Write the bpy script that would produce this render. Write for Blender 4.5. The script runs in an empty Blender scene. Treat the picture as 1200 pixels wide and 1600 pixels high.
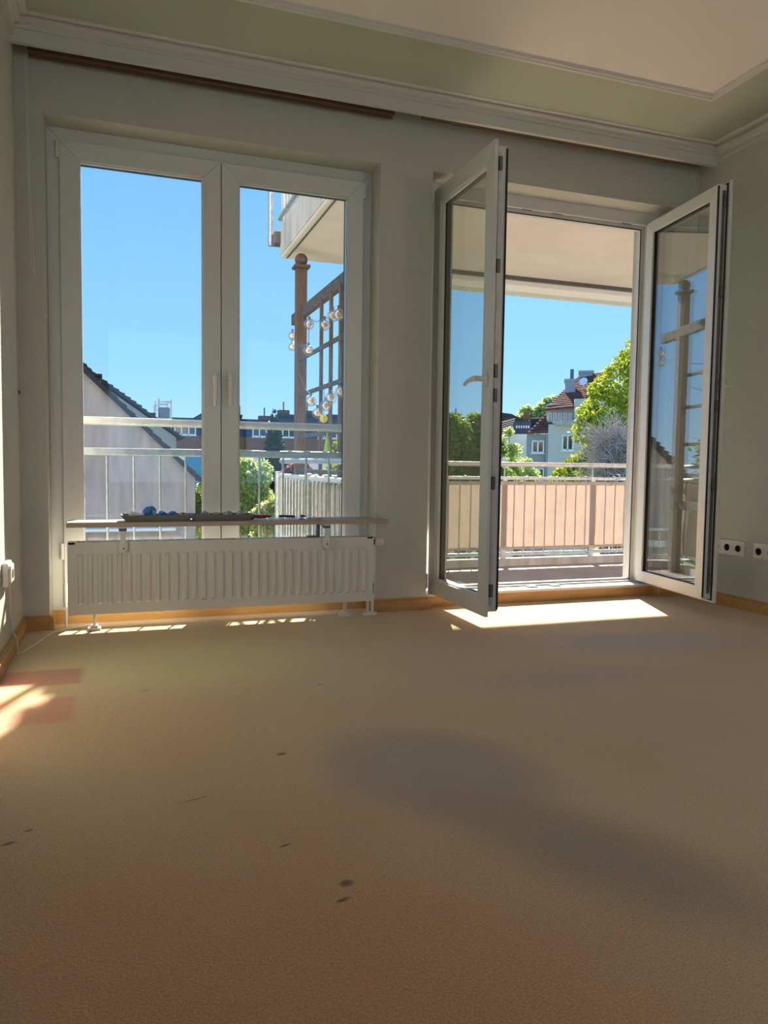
import bpy, bmesh, math, random
from mathutils import Vector, Matrix
random.seed(7)
scene = bpy.context.scene
COL = scene.collection
# ------------------------------------------------------------------ camera
F = 1185.47; YAW, PITCH, ROLL = 0.33680, 0.06325, 0.01371
CAM = Vector((0.40834, -3.69452, 0.76638))
fw = Vector((math.sin(YAW)*math.cos(PITCH), math.cos(YAW)*math.cos(PITCH), -math.sin(PITCH)))
r0 = Vector((math.cos(YAW), -math.sin(YAW), 0)); u0 = r0.cross(fw)
RT = r0*math.cos(ROLL) + u0*math.sin(ROLL); UP = -r0*math.sin(ROLL) + u0*math.cos(ROLL)
cam_data = bpy.data.cameras.new('camera'); cam = bpy.data.objects.new('camera', cam_data); COL.objects.link(cam)
M = Matrix.Identity(4)
for i in range(3):
    M[i][0] = RT[i]; M[i][1] = UP[i]; M[i][2] = -fw[i]; M[i][3] = CAM[i]
cam.matrix_world = M
cam_data.sensor_fit = 'VERTICAL'; cam_data.sensor_height = 36; cam_data.lens = F/1600*36
cam_data.clip_start = 0.02; cam_data.clip_end = 500
scene.camera = cam
# ------------------------------------------------------------------ sky, sun, exposure
world = bpy.data.worlds.new('sky'); scene.world = world; world.use_nodes = True
nt = world.node_tree; nt.nodes.clear()
tc = nt.nodes.new('ShaderNodeTexCoord'); sp = nt.nodes.new('ShaderNodeSeparateXYZ')
cr = nt.nodes.new('ShaderNodeValToRGB'); bg = nt.nodes.new('ShaderNodeBackground'); wo = nt.nodes.new('ShaderNodeOutputWorld')
nt.links.new(tc.outputs['Generated'], sp.inputs[0]); nt.links.new(sp.outputs['Z'], cr.inputs[0])
nt.links.new(cr.outputs[0], bg.inputs[0]); nt.links.new(bg.outputs[0], wo.inputs[0])
e = cr.color_ramp.elements
e[0].position = 0.0; e[0].color = (0.42, 0.70, 0.97, 1)
e[1].position = 1.0; e[1].color = (0.09, 0.30, 0.75, 1)
k = e.new(0.12); k.color = (0.28, 0.58, 0.97, 1)
k = e.new(0.42); k.color = (0.15, 0.42, 0.92, 1)
bg.inputs[1].default_value = 1.2
SUN_DIR = Vector((0.377, 1.0, 0.67)).normalized()
sd = bpy.data.lights.new('sun', 'SUN'); sd.energy = 18.5; sd.angle = math.radians(0.55); sd.color = (1.0, 0.90, 0.74)
sun = bpy.data.objects.new('sun', sd); COL.objects.link(sun)
sun.rotation_euler = SUN_DIR.to_track_quat('Z', 'Y').to_euler(); sun.location = SUN_DIR*30
scene.view_settings.view_transform = 'Standard'; scene.view_settings.look = 'None'
scene.view_settings.gamma = 1; scene.view_settings.use_curve_mapping = False
scene.view_settings.exposure = 0.2

# ------------------------------------------------------------------ helpers
def at(px, py, axis, val):
    d = fw*F + RT*(px-600) - UP*(py-800)
    return CAM + d*((val-CAM[axis])/d[axis])
def atY(px, py, Y): return at(px, py, 1, Y)

MATS = {}
def mat(name, col, rough=0.6, var=0.06, scale=8.0, bump=0.0, bscale=60.0, metal=0.0, spec=0.4, trans=0.0, col2=None, detail=4.0, stretch=None, clear=0.0):
    m = bpy.data.materials.new(name); m.use_nodes = True; n = m.node_tree; b = n.nodes['Principled BSDF']
    out = n.nodes['Material Output']
    b.inputs['Roughness'].default_value = rough; b.inputs['Metallic'].default_value = metal
    b.inputs['Specular IOR Level'].default_value = spec
    if clear: b.inputs['Coat Weight'].default_value = clear
    t = n.nodes.new('ShaderNodeTexCoord'); mp = n.nodes.new('ShaderNodeMapping'); n.links.new(t.outputs['Object'], mp.inputs[0])
    if stretch: mp.inputs['Scale'].default_value = stretch
    nz = n.nodes.new('ShaderNodeTexNoise'); nz.inputs['Scale'].default_value = scale; nz.inputs['Detail'].default_value = detail
    n.links.new(mp.outputs[0], nz.inputs[0])
    rp = n.nodes.new('ShaderNodeValToRGB'); n.links.new(nz.outputs['Fac'], rp.inputs[0])
    rp.color_ramp.elements[0].position = 0.3; rp.color_ramp.elements[1].position = 0.7
    c = col; d = col2 if col2 else tuple(max(0, x*(1+var)) for x in c); c1 = c if col2 else tuple(x*(1-var) for x in c)
    rp.color_ramp.elements[0].color = (*c1, 1); rp.color_ramp.elements[1].color = (*d, 1)
    n.links.new(rp.outputs[0], b.inputs['Base Color'])
    if bump:
        nb = n.nodes.new('ShaderNodeTexNoise'); nb.inputs['Scale'].default_value = bscale; nb.inputs['Detail'].default_value = 3
        n.links.new(mp.outputs[0], nb.inputs[0])
        bp = n.nodes.new('ShaderNodeBump'); bp.inputs['Strength'].default_value = bump; bp.inputs['Distance'].default_value = 0.01
        n.links.new(nb.outputs['Fac'], bp.inputs['Height']); n.links.new(bp.outputs[0], b.inputs['Normal'])
    if trans:
        tr = n.nodes.new('ShaderNodeBsdfTranslucent'); mx = n.nodes.new('ShaderNodeMixShader'); mx.inputs[0].default_value = trans
        n.links.new(rp.outputs[0], tr.inputs[0]); n.links.new(b.outputs[0], mx.inputs[1]); n.links.new(tr.outputs[0], mx.inputs[2])
        n.links.new(mx.outputs[0], out.inputs[0])
    MATS[name] = m
    return m
def glass(name, tint, base, rough=0.0, fac=0.85):
    m = bpy.data.materials.new(name); m.use_nodes = True; n = m.node_tree; n.nodes.clear()
    out = n.nodes.new('ShaderNodeOutputMaterial'); mx = n.nodes.new('ShaderNodeMixShader')
    tr = n.nodes.new('ShaderNodeBsdfTransparent'); gl = n.nodes.new('ShaderNodeBsdfGlossy'); gl.inputs['Roughness'].default_value = rough
    tr.inputs[0].default_value = (*tint, 1)
    lw = n.nodes.new('ShaderNodeLayerWeight'); lw.inputs[0].default_value = 0.5
    pw = n.nodes.new('ShaderNodeMath'); pw.operation = 'POWER'; pw.inputs[1].default_value = 4.0
    ma = n.nodes.new('ShaderNodeMath'); ma.operation = 'MULTIPLY_ADD'; ma.inputs[1].default_value = fac; ma.inputs[2].default_value = base
    ma.use_clamp = True
    n.links.new(lw.outputs['Facing'], pw.inputs[0]); n.links.new(pw.outputs[0], ma.inputs[0]); n.links.new(ma.outputs[0], mx.inputs[0])
    n.links.new(tr.outputs[0], mx.inputs[1]); n.links.new(gl.outputs[0], mx.inputs[2]); n.links.new(mx.outputs[0], out.inputs[0])
    return m

class MB:
    """collects shapes into one mesh"""
    def __init__(s): s.v = []; s.f = []
    def add(s, vs, fs):
        o = len(s.v); s.v += [tuple(v) for v in vs]; s.f += [tuple(i+o for i in f) for f in fs]; return s
    def box(s, x0, x1, y0, y1, z0, z1):
        return s.add([(x, y, z) for x in (x0, x1) for y in (y0, y1) for z in (z0, z1)],
                     [(0,1,3,2),(4,6,7,5),(0,4,5,1),(2,3,7,6),(0,2,6,4),(1,5,7,3)])
    def prism(s, pts, a0, a1, axis='y'):
        n = len(pts)
        def P(p, a):
            if axis == 'y': return (p[0], a, p[1])
            if axis == 'x': return (a, p[0], p[1])
            return (p[0], p[1], a)
        vs = [P(p, a0) for p in pts] + [P(p, a1) for p in pts]
        fs = [tuple(range(n))[::-1], tuple(range(n, 2*n))] + [(i, (i+1) % n, n+(i+1) % n, n+i) for i in range(n)]
        return s.add(vs, fs)
    def hexa(s, a, b):
        """two quads (lists of 4 pts) joined"""
        return s.add(list(a)+list(b), [(3,2,1,0),(4,5,6,7),(0,1,5,4),(1,2,6,5),(2,3,7,6),(3,0,4,7)])
    def tube(s, pts, r, n=10, r1=None, cap=True):
        pts = [Vector(p) for p in pts]; m = len(pts); base = len(s.v); vs = []
        for i, p in enumerate(pts):
            d = (pts[min(i+1, m-1)] - pts[max(i-1, 0)]).normalized()
            a = Vector((0, 0, 1)) if abs(d.z) < 0.9 else Vector((1, 0, 0))
            u = d.cross(a).normalized(); w = d.cross(u)
            rr = (r[i] if isinstance(r, (list, tuple)) else (r if r1 is None else r + (r1-r)*i/(m-1)))
            vs += [p + (u*math.cos(2*math.pi*k/n) + w*math.sin(2*math.pi*k/n))*rr for k in range(n)]
        fs = [(i*n+k, i*n+(k+1) % n, (i+1)*n+(k+1) % n, (i+1)*n+k) for i in range(m-1) for k in range(n)]
        if cap: fs += [tuple(range(n))[::-1], tuple(range((m-1)*n, m*n))]
        return s.add(vs, fs)
    def lathe(s, prof, c, axis=(0, 0, 1), n=16):
        """prof: (r, h) pairs"""
        ax = Vector(axis).normalized(); a = Vector((0, 0, 1)) if abs(ax.z) < 0.9 else Vector((1, 0, 0))
        u = ax.cross(a).normalized(); w = ax.cross(u); c = Vector(c); vs = []
        for r, h in prof: vs += [c + ax*h + (u*math.cos(2*math.pi*k/n) + w*math.sin(2*math.pi*k/n))*max(r, 1e-4) for k in range(n)]
        m = len(prof)
        fs = [(i*n+k, i*n+(k+1) % n, (i+1)*n+(k+1) % n, (i+1)*n+k) for i in range(m-1) for k in range(n)] + [tuple(range(n))[::-1], tuple(range((m-1)*n, m*n))]
        return s.add(vs, fs)
    def sphere(s, c, r, n=12, m=8):
        return s.lathe([(r*math.sin(math.pi*i/m), -r*math.cos(math.pi*i/m)) for i in range(m+1)], c, n=n)
    def ring(s, x0, z0, x1, z1, w, y0, y1, w2=None, yb=None):
        """mitred rectangular frame in the xz plane, inner edge optionally sloped to w2 at yb (bead)"""
        for q in (((x0,z0),(x1,z0),(x1-w,z0+w),(x0+w,z0+w)), ((x1,z0),(x1,z1),(x1-w,z1-w),(x1-w,z0+w)),
                  ((x1,z1),(x0,z1),(x0+w,z1-w),(x1-w,z1-w)), ((x0,z1),(x0,z0),(x0+w,z0+w),(x0+w,z1-w))):
            s.prism(q, y0, y1)
        return s
    def build(s, name, material, parent=None, bevel=0, smooth=False, kind=None, seg=2, wn=False):
        me = bpy.data.meshes.new(name); me.from_pydata(s.v, [], s.f); me.validate()
        bm = bmesh.new(); bm.from_mesh(me); bmesh.ops.recalc_face_normals(bm, faces=bm.faces); bm.to_mesh(me); bm.free()
        me.materials.append(material)
        o = bpy.data.objects.new(name, me); COL.objects.link(o)
        if parent: o.parent = parent
        if bevel:
            b = o.modifiers.new('bevel', 'BEVEL'); b.width = bevel; b.segments = seg; b.limit_method = 'ANGLE'; b.angle_limit = math.radians(40)
        if smooth:
            for p in me.polygons: p.use_smooth = True
            bpy_smooth(me)
        if kind: o['kind'] = kind
        return o
def bpy_smooth(me, ang=0.7):
    bm = bmesh.new(); bm.from_mesh(me)
    for ed in bm.edges:
        if len(ed.link_faces) == 2 and ed.calc_face_angle(0) > ang: ed.smooth = False
    bm.to_mesh(me); bm.free()
def tag(o, label, cat=None, group=None, kind=None):
    o['label'] = label
    if cat: o['category'] = cat
    if group: o['group'] = group
    if kind: o['kind'] = kind
    return o
def thing(name, label, cat, loc=(0, 0, 0), group=None, kind=None):
    o = bpy.data.objects.new(name, None); COL.objects.link(o); o.location = loc; o.empty_display_size = 0.1
    return tag(o, label, cat, group, kind)
def dup(o, parent=None):
    c = o.copy(); COL.objects.link(c)
    if parent: c.parent = parent
    for ch in list(o.children): dup(ch, c)
    return c
def bar(a, b, w, h=None):
    """rectangular bar between two points"""
    h = h or w; a = Vector(a); b = Vector(b); d = (b-a).normalized()
    z = Vector((0, 0, 1)) if abs(d.z) < 0.95 else Vector((0, 1, 0))
    u = d.cross(z).normalized(); v = u.cross(d).normalized()
    q = lambda p: [p+u*w/2*i+v*h/2*j for i, j in ((-1,-1),(1,-1),(1,1),(-1,1))]
    return q(a), q(b)

# ------------------------------------------------------------------ materials
WHITE_WALL = mat('white_woodchip_wallpaper', (0.62, 0.60, 0.53), 0.9, 0.02, 3, bump=0.35, bscale=140, spec=0.2)
CEIL_GREEN = mat('pale_green_ceiling_paint', (0.52, 0.55, 0.43), 0.85, 0.03, 2, bump=0.08, bscale=90, spec=0.2)
CEIL_WHITE = mat('warm_white_ceiling_paint', (0.92, 0.83, 0.76), 0.9, 0.02, 2, spec=0.2)
MOULD = mat('white_plaster_moulding', (0.72, 0.69, 0.62), 0.5, 0.02, 5, spec=0.3)
PVC = mat('white_window_plastic', (0.74, 0.73, 0.70), 0.28, 0.015, 4, spec=0.5)
RAD = mat('white_radiator_enamel', (0.76, 0.73, 0.66), 0.3, 0.01, 4, spec=0.5)
GASKET = mat('black_rubber_gasket', (0.012, 0.012, 0.014), 0.5, 0.1, 20)
METAL = mat('dark_steel_fitting', (0.16, 0.15, 0.15), 0.4, 0.15, 40, metal=0.8)
STEEL = mat('galvanised_steel', (0.42, 0.44, 0.45), 0.42, 0.18, 25, metal=0.75, bump=0.05, bscale=30)
STEEL_PALE = mat('weathered_pale_steel', (0.62, 0.60, 0.57), 0.45, 0.12, 18, metal=0.3)
OAK = mat('varnished_beech_skirting', (0.50, 0.27, 0.09), 0.35, 0.0, 3, col2=(0.62, 0.36, 0.13), stretch=(2, 14, 14), spec=0.4)
BOARD = mat('raw_pine_board', (0.42, 0.33, 0.25), 0.5, 0.0, 3, col2=(0.52, 0.42, 0.33), stretch=(2, 20, 20))
BROWN = mat('dark_brown_rail', (0.17, 0.10, 0.07), 0.5, 0.1, 10)
WHITE_PL = mat('white_plastic', (0.80, 0.78, 0.72), 0.35, 0.02, 10)
WOOD_GREY = mat('weathered_timber', (0.055, 0.04, 0.036), 0.85, 0.0, 4, col2=(0.15, 0.10, 0.085), stretch=(18, 18, 1.5), bump=0.3, bscale=12)
WOOD_BEAM = mat('weathered_beam_timber', (0.035, 0.035, 0.038), 0.9, 0.0, 6, col2=(0.10, 0.095, 0.095), stretch=(10, 2, 10), bump=0.3, bscale=14)
CONCRETE = mat('painted_balcony_concrete', (0.68, 0.60, 0.57), 0.9, 0.06, 2.5, bump=0.1, bscale=20)
CONC_EDGE = mat('stained_concrete', (0.36, 0.34, 0.32), 0.95, 0.0, 3, col2=(0.58, 0.55, 0.52), stretch=(4, 4, 0.6))
BFLOOR = mat('grey_balcony_coating', (0.33, 0.28, 0.25), 0.6, 0.10, 3, bump=0.1, bscale=50)
WHITE_CLOTH = mat('white_railing_cloth', (0.78, 0.80, 0.80), 0.85, 0.03, 9, trans=0.5)
SCREEN = mat('beige_balcony_cloth', (0.60, 0.52, 0.47), 0.85, 0.04, 9, trans=0.55, bump=0.15, bscale=9)
GLASS = glass('window_glass', (0.96, 0.98, 0.97), 0.04)
GLASS_D = glass('door_glass', (0.93, 0.97, 0.92), 0.24, 0.0, 0.3)

# carpet: tan pile with grey traffic wear, a redder and a yellower area, two faded pink rectangles and a few burn marks
def carpet():
    m = bpy.data.materials.new('tan_carpet'); m.use_nodes = True; n = m.node_tree; b = n.nodes['Principled BSDF']
    L = n.links.new
    b.inputs['Roughness'].default_value = 0.95; b.inputs['Specular IOR Level'].default_value = 0.1
    b.inputs['Sheen Weight'].default_value = 0.25
    t = n.nodes.new('ShaderNodeTexCoord'); P = t.outputs['Object']
    def noise(sc, det=4):
        z = n.nodes.new('ShaderNodeTexNoise'); z.inputs['Scale'].default_value = sc; z.inputs['Detail'].default_value = det; L(P, z.inputs[0]); return z.outputs['Fac']
    def ramp(fac, a, c, p0=0.3, p1=0.7):
        r = n.nodes.new('ShaderNodeValToRGB'); r.color_ramp.elements[0].position = p0; r.color_ramp.elements[1].position = p1
        r.color_ramp.elements[0].color = a; r.color_ramp.elements[1].color = c; L(fac, r.inputs[0]); return r.outputs[0]
    def mix(fac, a, c, mode='MIX'):
        x = n.nodes.new('ShaderNodeMix'); x.data_type = 'RGBA'; x.blend_type = mode
        (L(fac, x.inputs[0]) if not isinstance(fac, float) else setattr(x.inputs[0], 'default_value', fac))
        for s_, v in ((x.inputs[6], a), (x.inputs[7], c)):
            (setattr(s_, 'default_value', v) if isinstance(v, tuple) else L(v, s_))
        return x.outputs[2]
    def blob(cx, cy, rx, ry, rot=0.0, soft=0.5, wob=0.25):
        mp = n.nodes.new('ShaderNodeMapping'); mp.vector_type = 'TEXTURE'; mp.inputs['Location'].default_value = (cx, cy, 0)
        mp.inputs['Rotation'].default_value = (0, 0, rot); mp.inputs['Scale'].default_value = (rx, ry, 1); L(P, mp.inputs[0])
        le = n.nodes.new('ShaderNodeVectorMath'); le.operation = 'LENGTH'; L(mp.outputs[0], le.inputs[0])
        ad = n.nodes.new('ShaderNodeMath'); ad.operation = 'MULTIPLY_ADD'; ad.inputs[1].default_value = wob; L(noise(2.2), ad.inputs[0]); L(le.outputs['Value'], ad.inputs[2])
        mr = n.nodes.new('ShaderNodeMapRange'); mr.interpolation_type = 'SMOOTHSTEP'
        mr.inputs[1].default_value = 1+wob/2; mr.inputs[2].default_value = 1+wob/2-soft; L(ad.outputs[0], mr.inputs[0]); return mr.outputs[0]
    def rect(x0, x1, y0, y1, s=0.012):
        sx = n.nodes.new('ShaderNodeSeparateXYZ'); L(P, sx.inputs[0]); res = None
        for o_, lo, hi in ((sx.outputs[0], x0, x1), (sx.outputs[1], y0, y1)):
            for edge, sg in ((lo, 1), (hi, -1)):
                mr = n.nodes.new('ShaderNodeMapRange'); mr.inputs[1].default_value = edge-s*sg; mr.inputs[2].default_value = edge+s*sg; L(o_, mr.inputs[0])
                if res is None: res = mr.outputs[0]
                else:
                    mu = n.nodes.new('ShaderNodeMath'); mu.operation = 'MULTIPLY'; L(res, mu.inputs[0]); L(mr.outputs[0], mu.inputs[1]); res = mu.outputs[0]
        return res
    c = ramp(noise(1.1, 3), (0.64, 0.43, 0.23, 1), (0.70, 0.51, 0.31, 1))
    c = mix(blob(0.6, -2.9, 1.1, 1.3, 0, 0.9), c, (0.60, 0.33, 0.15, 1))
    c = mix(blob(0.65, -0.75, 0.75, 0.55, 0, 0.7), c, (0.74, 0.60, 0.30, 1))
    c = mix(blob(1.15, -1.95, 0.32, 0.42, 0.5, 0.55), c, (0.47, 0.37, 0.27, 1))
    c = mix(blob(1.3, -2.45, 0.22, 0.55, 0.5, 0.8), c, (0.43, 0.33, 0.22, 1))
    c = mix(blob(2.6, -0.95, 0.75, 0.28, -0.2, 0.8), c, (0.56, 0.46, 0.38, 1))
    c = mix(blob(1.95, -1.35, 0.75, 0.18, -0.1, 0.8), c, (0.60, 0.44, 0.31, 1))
    c = mix(rect(0.0, 0.28, -0.93, -0.725), c, (0.62, 0.30, 0.20, 1))
    c = mix(rect(0.0, 0.272, -1.335, -1.085), c, (0.66, 0.34, 0.21, 1))
    for px, py, rx, ry in ((440, 1178, .02, .012), (541, 1380, .02, .016), (228, 1079, .028, .006), (500, 1070, .02, .006), (305, 1249, .05, .003), (14, 1318, .02, .008), (45, 1298, .012, .006), (445, 1321, .02, .005), (878, 1012, .012, .006), (536, 1406, .02, .008)):
        p = at(px, py, 2, 0); c = mix(blob(p.x, p.y, rx, ry, 0.3, 0.7, 0.3), c, (0.22, 0.12, 0.06, 1))
    sp_ = ramp(noise(260, 2), (0.84, 0.84, 0.84, 1), (1.14, 1.14, 1.14, 1), 0.35, 0.65)
    c = mix(1.0, c, sp_, 'MULTIPLY'); L(c, b.inputs['Base Color'])
    bp = n.nodes.new('ShaderNodeBump'); bp.inputs['Strength'].default_value = 0.6; bp.inputs['Distance'].default_value = 0.006; L(noise(190, 3), bp.inputs['Height'])
    b2 = n.nodes.new('ShaderNodeBump'); b2.inputs['Strength'].default_value = 0.22; b2.inputs['Distance'].default_value = 0.02; L(noise(7, 5), b2.inputs['Height'])
    L(bp.outputs[0], b2.inputs['Normal']); L(b2.outputs[0], b.inputs['Normal'])
    return m
CARPET = carpet()

# ------------------------------------------------------------------ room shell
X1, X2, X3, X4, XR = 0.110, 1.660, 1.944, 3.455, 3.625     # window opening, door opening, right wall
ZT, ZC, HB, WT = 2.269, 2.584, 0.0645, 0.36                 # opening head, ceiling, skirting height, wall thickness
YB = -5.7
S = 'structure'
def struct(name, mb, m, label, **kw):
    return tag(mb.build(name, m, **kw), label, None, None, S)
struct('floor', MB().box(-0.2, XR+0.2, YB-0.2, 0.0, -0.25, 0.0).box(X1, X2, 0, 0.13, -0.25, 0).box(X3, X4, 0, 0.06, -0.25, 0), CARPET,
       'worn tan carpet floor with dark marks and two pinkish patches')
fwall = MB()
fwall.box(0, X1, 0, WT, -0.25, 2.9).box(X2, X3, 0, WT, -0.25, 2.9).box(X4, XR+0.3, 0, WT, -0.25, 2.9)
fwall.box(X1, X2, 0, WT, ZT, 2.9).box(X3, X4, 0, WT, ZT, 2.9).box(X1, X2, 0.13, WT, -0.25, 0.045).box(X3, X4, 0.06, WT, -0.25, 0.03)
fwall.box(-0.3, 0, 0, WT, -0.25, 2.9)
struct('wall_front', fwall, WHITE_WALL, 'white wallpapered wall with the window and the balcony door')
struct('wall_left', MB().box(-0.3, 0, YB, 0, -0.25, 2.9), WHITE_WALL, 'white wallpapered wall on the left, sunlit at its edge')
struct('wall_right', MB().box(XR, XR+0.3, YB, 0, -0.25, 2.9), WHITE_WALL, 'white wallpapered wall on the right with outlets')
bw = MB().box(-0.3, XR+0.3, YB-0.3, YB, -0.25, 0.5).box(-0.3, XR+0.3, YB-0.3, YB, 2.35, 2.9)
for a, b in ((-0.3, 0.3), (1.7, 1.95), (3.35, XR+0.3)): bw.box(a, b, YB-0.3, YB, 0.5, 2.35)  # gaps left between piers are unseen openings, added to let fill light in
struct('wall_back', bw, WHITE_WALL, 'white wall behind the viewer with two added openings for fill light')
# ceiling: green border, warm white field framed by a flat moulding
TX, TY = 3.185, -0.575
ce = struct('ceiling', MB().box(-0.3, XR+0.3, YB-0.3, 0.36, ZC, 2.9), CEIL_GREEN, 'ceiling with pale green border around a warm white field')
MB().box(0.42, TX-0.03, YB+0.45, TY-0.03, ZC-0.006, ZC+0.02).build('ceiling_field', CEIL_WHITE, ce)
tm = MB()
for w, d in ((0.055, 0.010), (0.040, 0.020), (0.014, 0.026)):
    o = (0.055-w)/2
    x0, x1, y0, y1 = 0.40+o, TX-o, YB+0.42+o, TY-o
    tm.box(x0, x1, y1-w, y1, ZC-d, ZC).box(x1-w, x1, y0, y1-w, ZC-d, ZC).box(x0, x0+w, y0, y1-w, ZC-d, ZC).box(x0+w, x1-w, y0, y0+w, ZC-d, ZC)
struct('trim_1', tm, MOULD, 'flat white moulding framing the warm white ceiling field', bevel=0.003)
# cornice profiles swept along walls
def cornice(L0, L1, face, side):
    """side: 'f' front pelmet, 'l','r' side walls.  profile (out, z)"""
    prof = [(0, ZC-0.056), (0.012, ZC-0.056), (0.012, ZC-0.048), (0.004, ZC-0.046), (0.006, ZC-0.036), (0.016, ZC-0.028), (0.030, ZC-0.024), (0.030, ZC-0.018),
            (0.020, ZC-0.016), (0.022, ZC-0.010), (0.040, ZC-0.007), (0.048, ZC-0.004), (0.048, ZC), (0, ZC)]
    if side != 'f': prof = [(a*1.5, ZC+(z-ZC)*1.5) for a, z in prof]
    mb = MB()
    if side == 'f': mb.prism([(face-a, z) for a, z in prof], L0, L1, 'x')
    if side == 'l': mb.prism([(face+a, z) for a, z in prof], L0, L1, 'y')
    if side == 'r': mb.prism([(face-a, z) for a, z in prof], L0, L1, 'y')
    return mb
pel = cornice(0.0, XR, -0.141, 'f')
pel.box(0, XR, -0.141, -0.122, 2.474, ZC).box(0, XR, -0.146, -0.139, 2.474, 2.482)
struct('trim_2', pel, MOULD, 'white curtain pelmet with stepped cornice along the window wall')
struct('trim_3', cornice(YB, -0.141, XR, 'r'), MOULD, 'white stepped cornice along the right wall')
struct('trim_4', cornice(YB, -0.141, 0, 'l'), MOULD, 'white stepped cornice along the left wall')
# skirtings
def skirt(name, segs, label):
    mb = MB()
    for a, b in segs:
        a = Vector((*a, 0)); b = Vector((*b, 0)); d = (b-a).normalized(); nn = Vector((d.y, -d.x, 0))   # outward = right of direction
        for t0, z0, z1 in ((0.018, 0.0, HB-0.008), (0.012, HB-0.008, HB)):
            q = [a, b, b+nn*t0, a+nn*t0]
            mb.hexa([v+Vector((0, 0, z0)) for v in q], [v+Vector((0, 0, z1)) for v in q])
    return struct(name, mb, OAK, label, bevel=0.0015)
skirt('baseboard_left', [((0, YB), (0, 0))], 'varnished beech skirting board along the left wall')
skirt('baseboard_right', [((XR, 0), (XR, YB))], 'varnished beech skirting board along the right wall')
skirt('baseboard_front', [((0, 0), (X1, 0)), ((X1, -0.018), (X1, 0.12)), ((X1, 0.12), (X2, 0.12)), ((X2, 0.12), (X2, -0.018)), ((X2, 0), (X3, 0)), ((X3, -0.018), (X3, 0.05)),
                          ((X3, 0.062), (X4, 0.062)), ((X4, 0.05), (X4, -0.018)), ((X4, 0), (XR, 0))], 'varnished beech skirting board stepping into both window niches')

# ------------------------------------------------------------------ window and door
def sash_mesh(W, H, fr=0.084):
    m = MB()
    m.ring(0, 0, W, H, fr, 0.0, 0.018)                     # room side flange
    m.ring(0.02, 0.02, W-0.02, H-0.02, fr-0.02, 0.018, 0.073)
    m.ring(fr-0.006, fr-0.006, W-fr+0.006, H-fr+0.006, 0.012, 0.010, 0.03)   # glazing bead
    return m
def lever(parent, x, z, loc_y, down=True, name='handle', g=1):
    m = MB(); m.box(x-0.014, x+0.014, loc_y-0.012, loc_y, z-0.035, z+0.035)
    h = m.build(name, WHITE_PL, parent, bevel=0.004)
    l = MB(); l.lathe([(0.012, 0), (0.012, 0.04), (0.014, 0.045)], (x, loc_y-0.01, z), (0, -1, 0), 12)
    if down: l.tube([(x, loc_y-0.05, z+0.008), (x, loc_y-0.055, z-0.02), (x, loc_y-0.052, z-0.07), (x, loc_y-0.05, z-0.135)], [0.014, 0.012, 0.010, 0.0095], 12)
    else: l.tube([(x+0.004*g, loc_y-0.05, z), (x-0.03*g, loc_y-0.056, z), (x-0.08*g, loc_y-0.054, z-0.004), (x-0.135*g, loc_y-0.046, z-0.014)], [0.014, 0.012, 0.010, 0.009], 12)
    l.build('lever', WHITE_PL, h, smooth=True)
    return h
def make_sash(parent, W, H, glassmat, hand, mirror=False, edge_fittings=False):
    s = sash_mesh(W, H).build('sash', PVC, parent, bevel=0.0025)
    fr = 0.084
    MB().ring(fr-0.004, fr-0.004, W-fr+0.004, H-fr+0.004, 0.007, 0.026, 0.062).build('gasket', GASKET, s)
    MB().box(fr-0.01, W-fr+0.01, 0.034, 0.054, fr-0.01, H-fr+0.01).build('glass_pane', glassmat, s)
    MB().ring(0.012, 0.012, W-0.012, H-0.012, 0.010, 0.0185, 0.023).build('gasket', GASKET, s)
    return s
# window 1
win = tag(bpy.data.objects.new('window_1', None), 'white double casement window above the radiator, closed', None, None, S); COL.objects.link(win)
WB, WTOP = 0.045, 2.211
fm = MB(); fm.ring(X1, WB-0.03, X2, ZT, 0.085, 0.140, 0.215)
fm.box(0.875, 0.905, 0.145, 0.215, WB, WTOP)
fm.build('window_frame', PVC, win, bevel=0.003)
SW = 0.723
for i, x in enumerate((0.165, 0.8905)):
    s = make_sash(win, SW-0.0015, WTOP-WB, GLASS, 0)
    s.location = (x, 0.125, WB)
    lever(s, (SW-0.032) if i == 0 else 0.038, 1.172-WB, 0.0)
for x in (0.157, 1.618):
    for z in (2.13, 0.3):
        MB().tube([(x, 0.128, z), (x, 0.128, z+0.075)], 0.008, 10).build('hinge', WHITE_PL, win, smooth=True)
MB().box(X1-0.0, X2, 0.215, 0.40, -0.02, 0.02).build('outer_sill', STEEL_PALE, win)
# door 1
dr = tag(bpy.data.objects.new('door_1', None), 'white double balcony door with both leaves swung open', None, None, S); COL.objects.link(dr)
fm = MB(); fm.ring(X3, 0.0, X4, ZT, 0.070, 0.140, 0.150)
fm.ring(X3, 0.0, X4, ZT, 0.064, 0.150, 0.180); fm.ring(X3, 0.0, X4, ZT, 0.088, 0.180, 0.215)
fm.build('door_frame', PVC, dr, bevel=0.002)
MB().ring(X3+0.084, 0.07, X4-0.084, ZT-0.084, 0.006, 0.1785, 0.1805).build('gasket', GASKET, dr)
MB().box(X3, X4, 0.045, 0.205, 0.030, 0.070).box(X3, X4, 0.205, 0.40, 0.02, 0.055).box(X3+0.06, X4-0.06, 0.15, 0.175, 0.068, 0.078).build('threshold', PVC, dr, bevel=0.002)
for px, py in ((827, 326), (874, 331), (983, 350)):
    p = at(px, py, 1, 0.142)
    MB().box(p.x-0.03, p.x+0.03, 0.150, 0.166, ZT-0.069, ZT-0.063).build('striker_plate', METAL, dr)
for px in (826, 862):
    p = atY(px, 914, 0.15)
    MB().box(p.x-0.025, p.x+0.03, 0.10, 0.135, 0.069, 0.076).build('striker_plate', METAL, dr)
DB, DT, DW = 0.066, 2.216, 0.700
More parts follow.
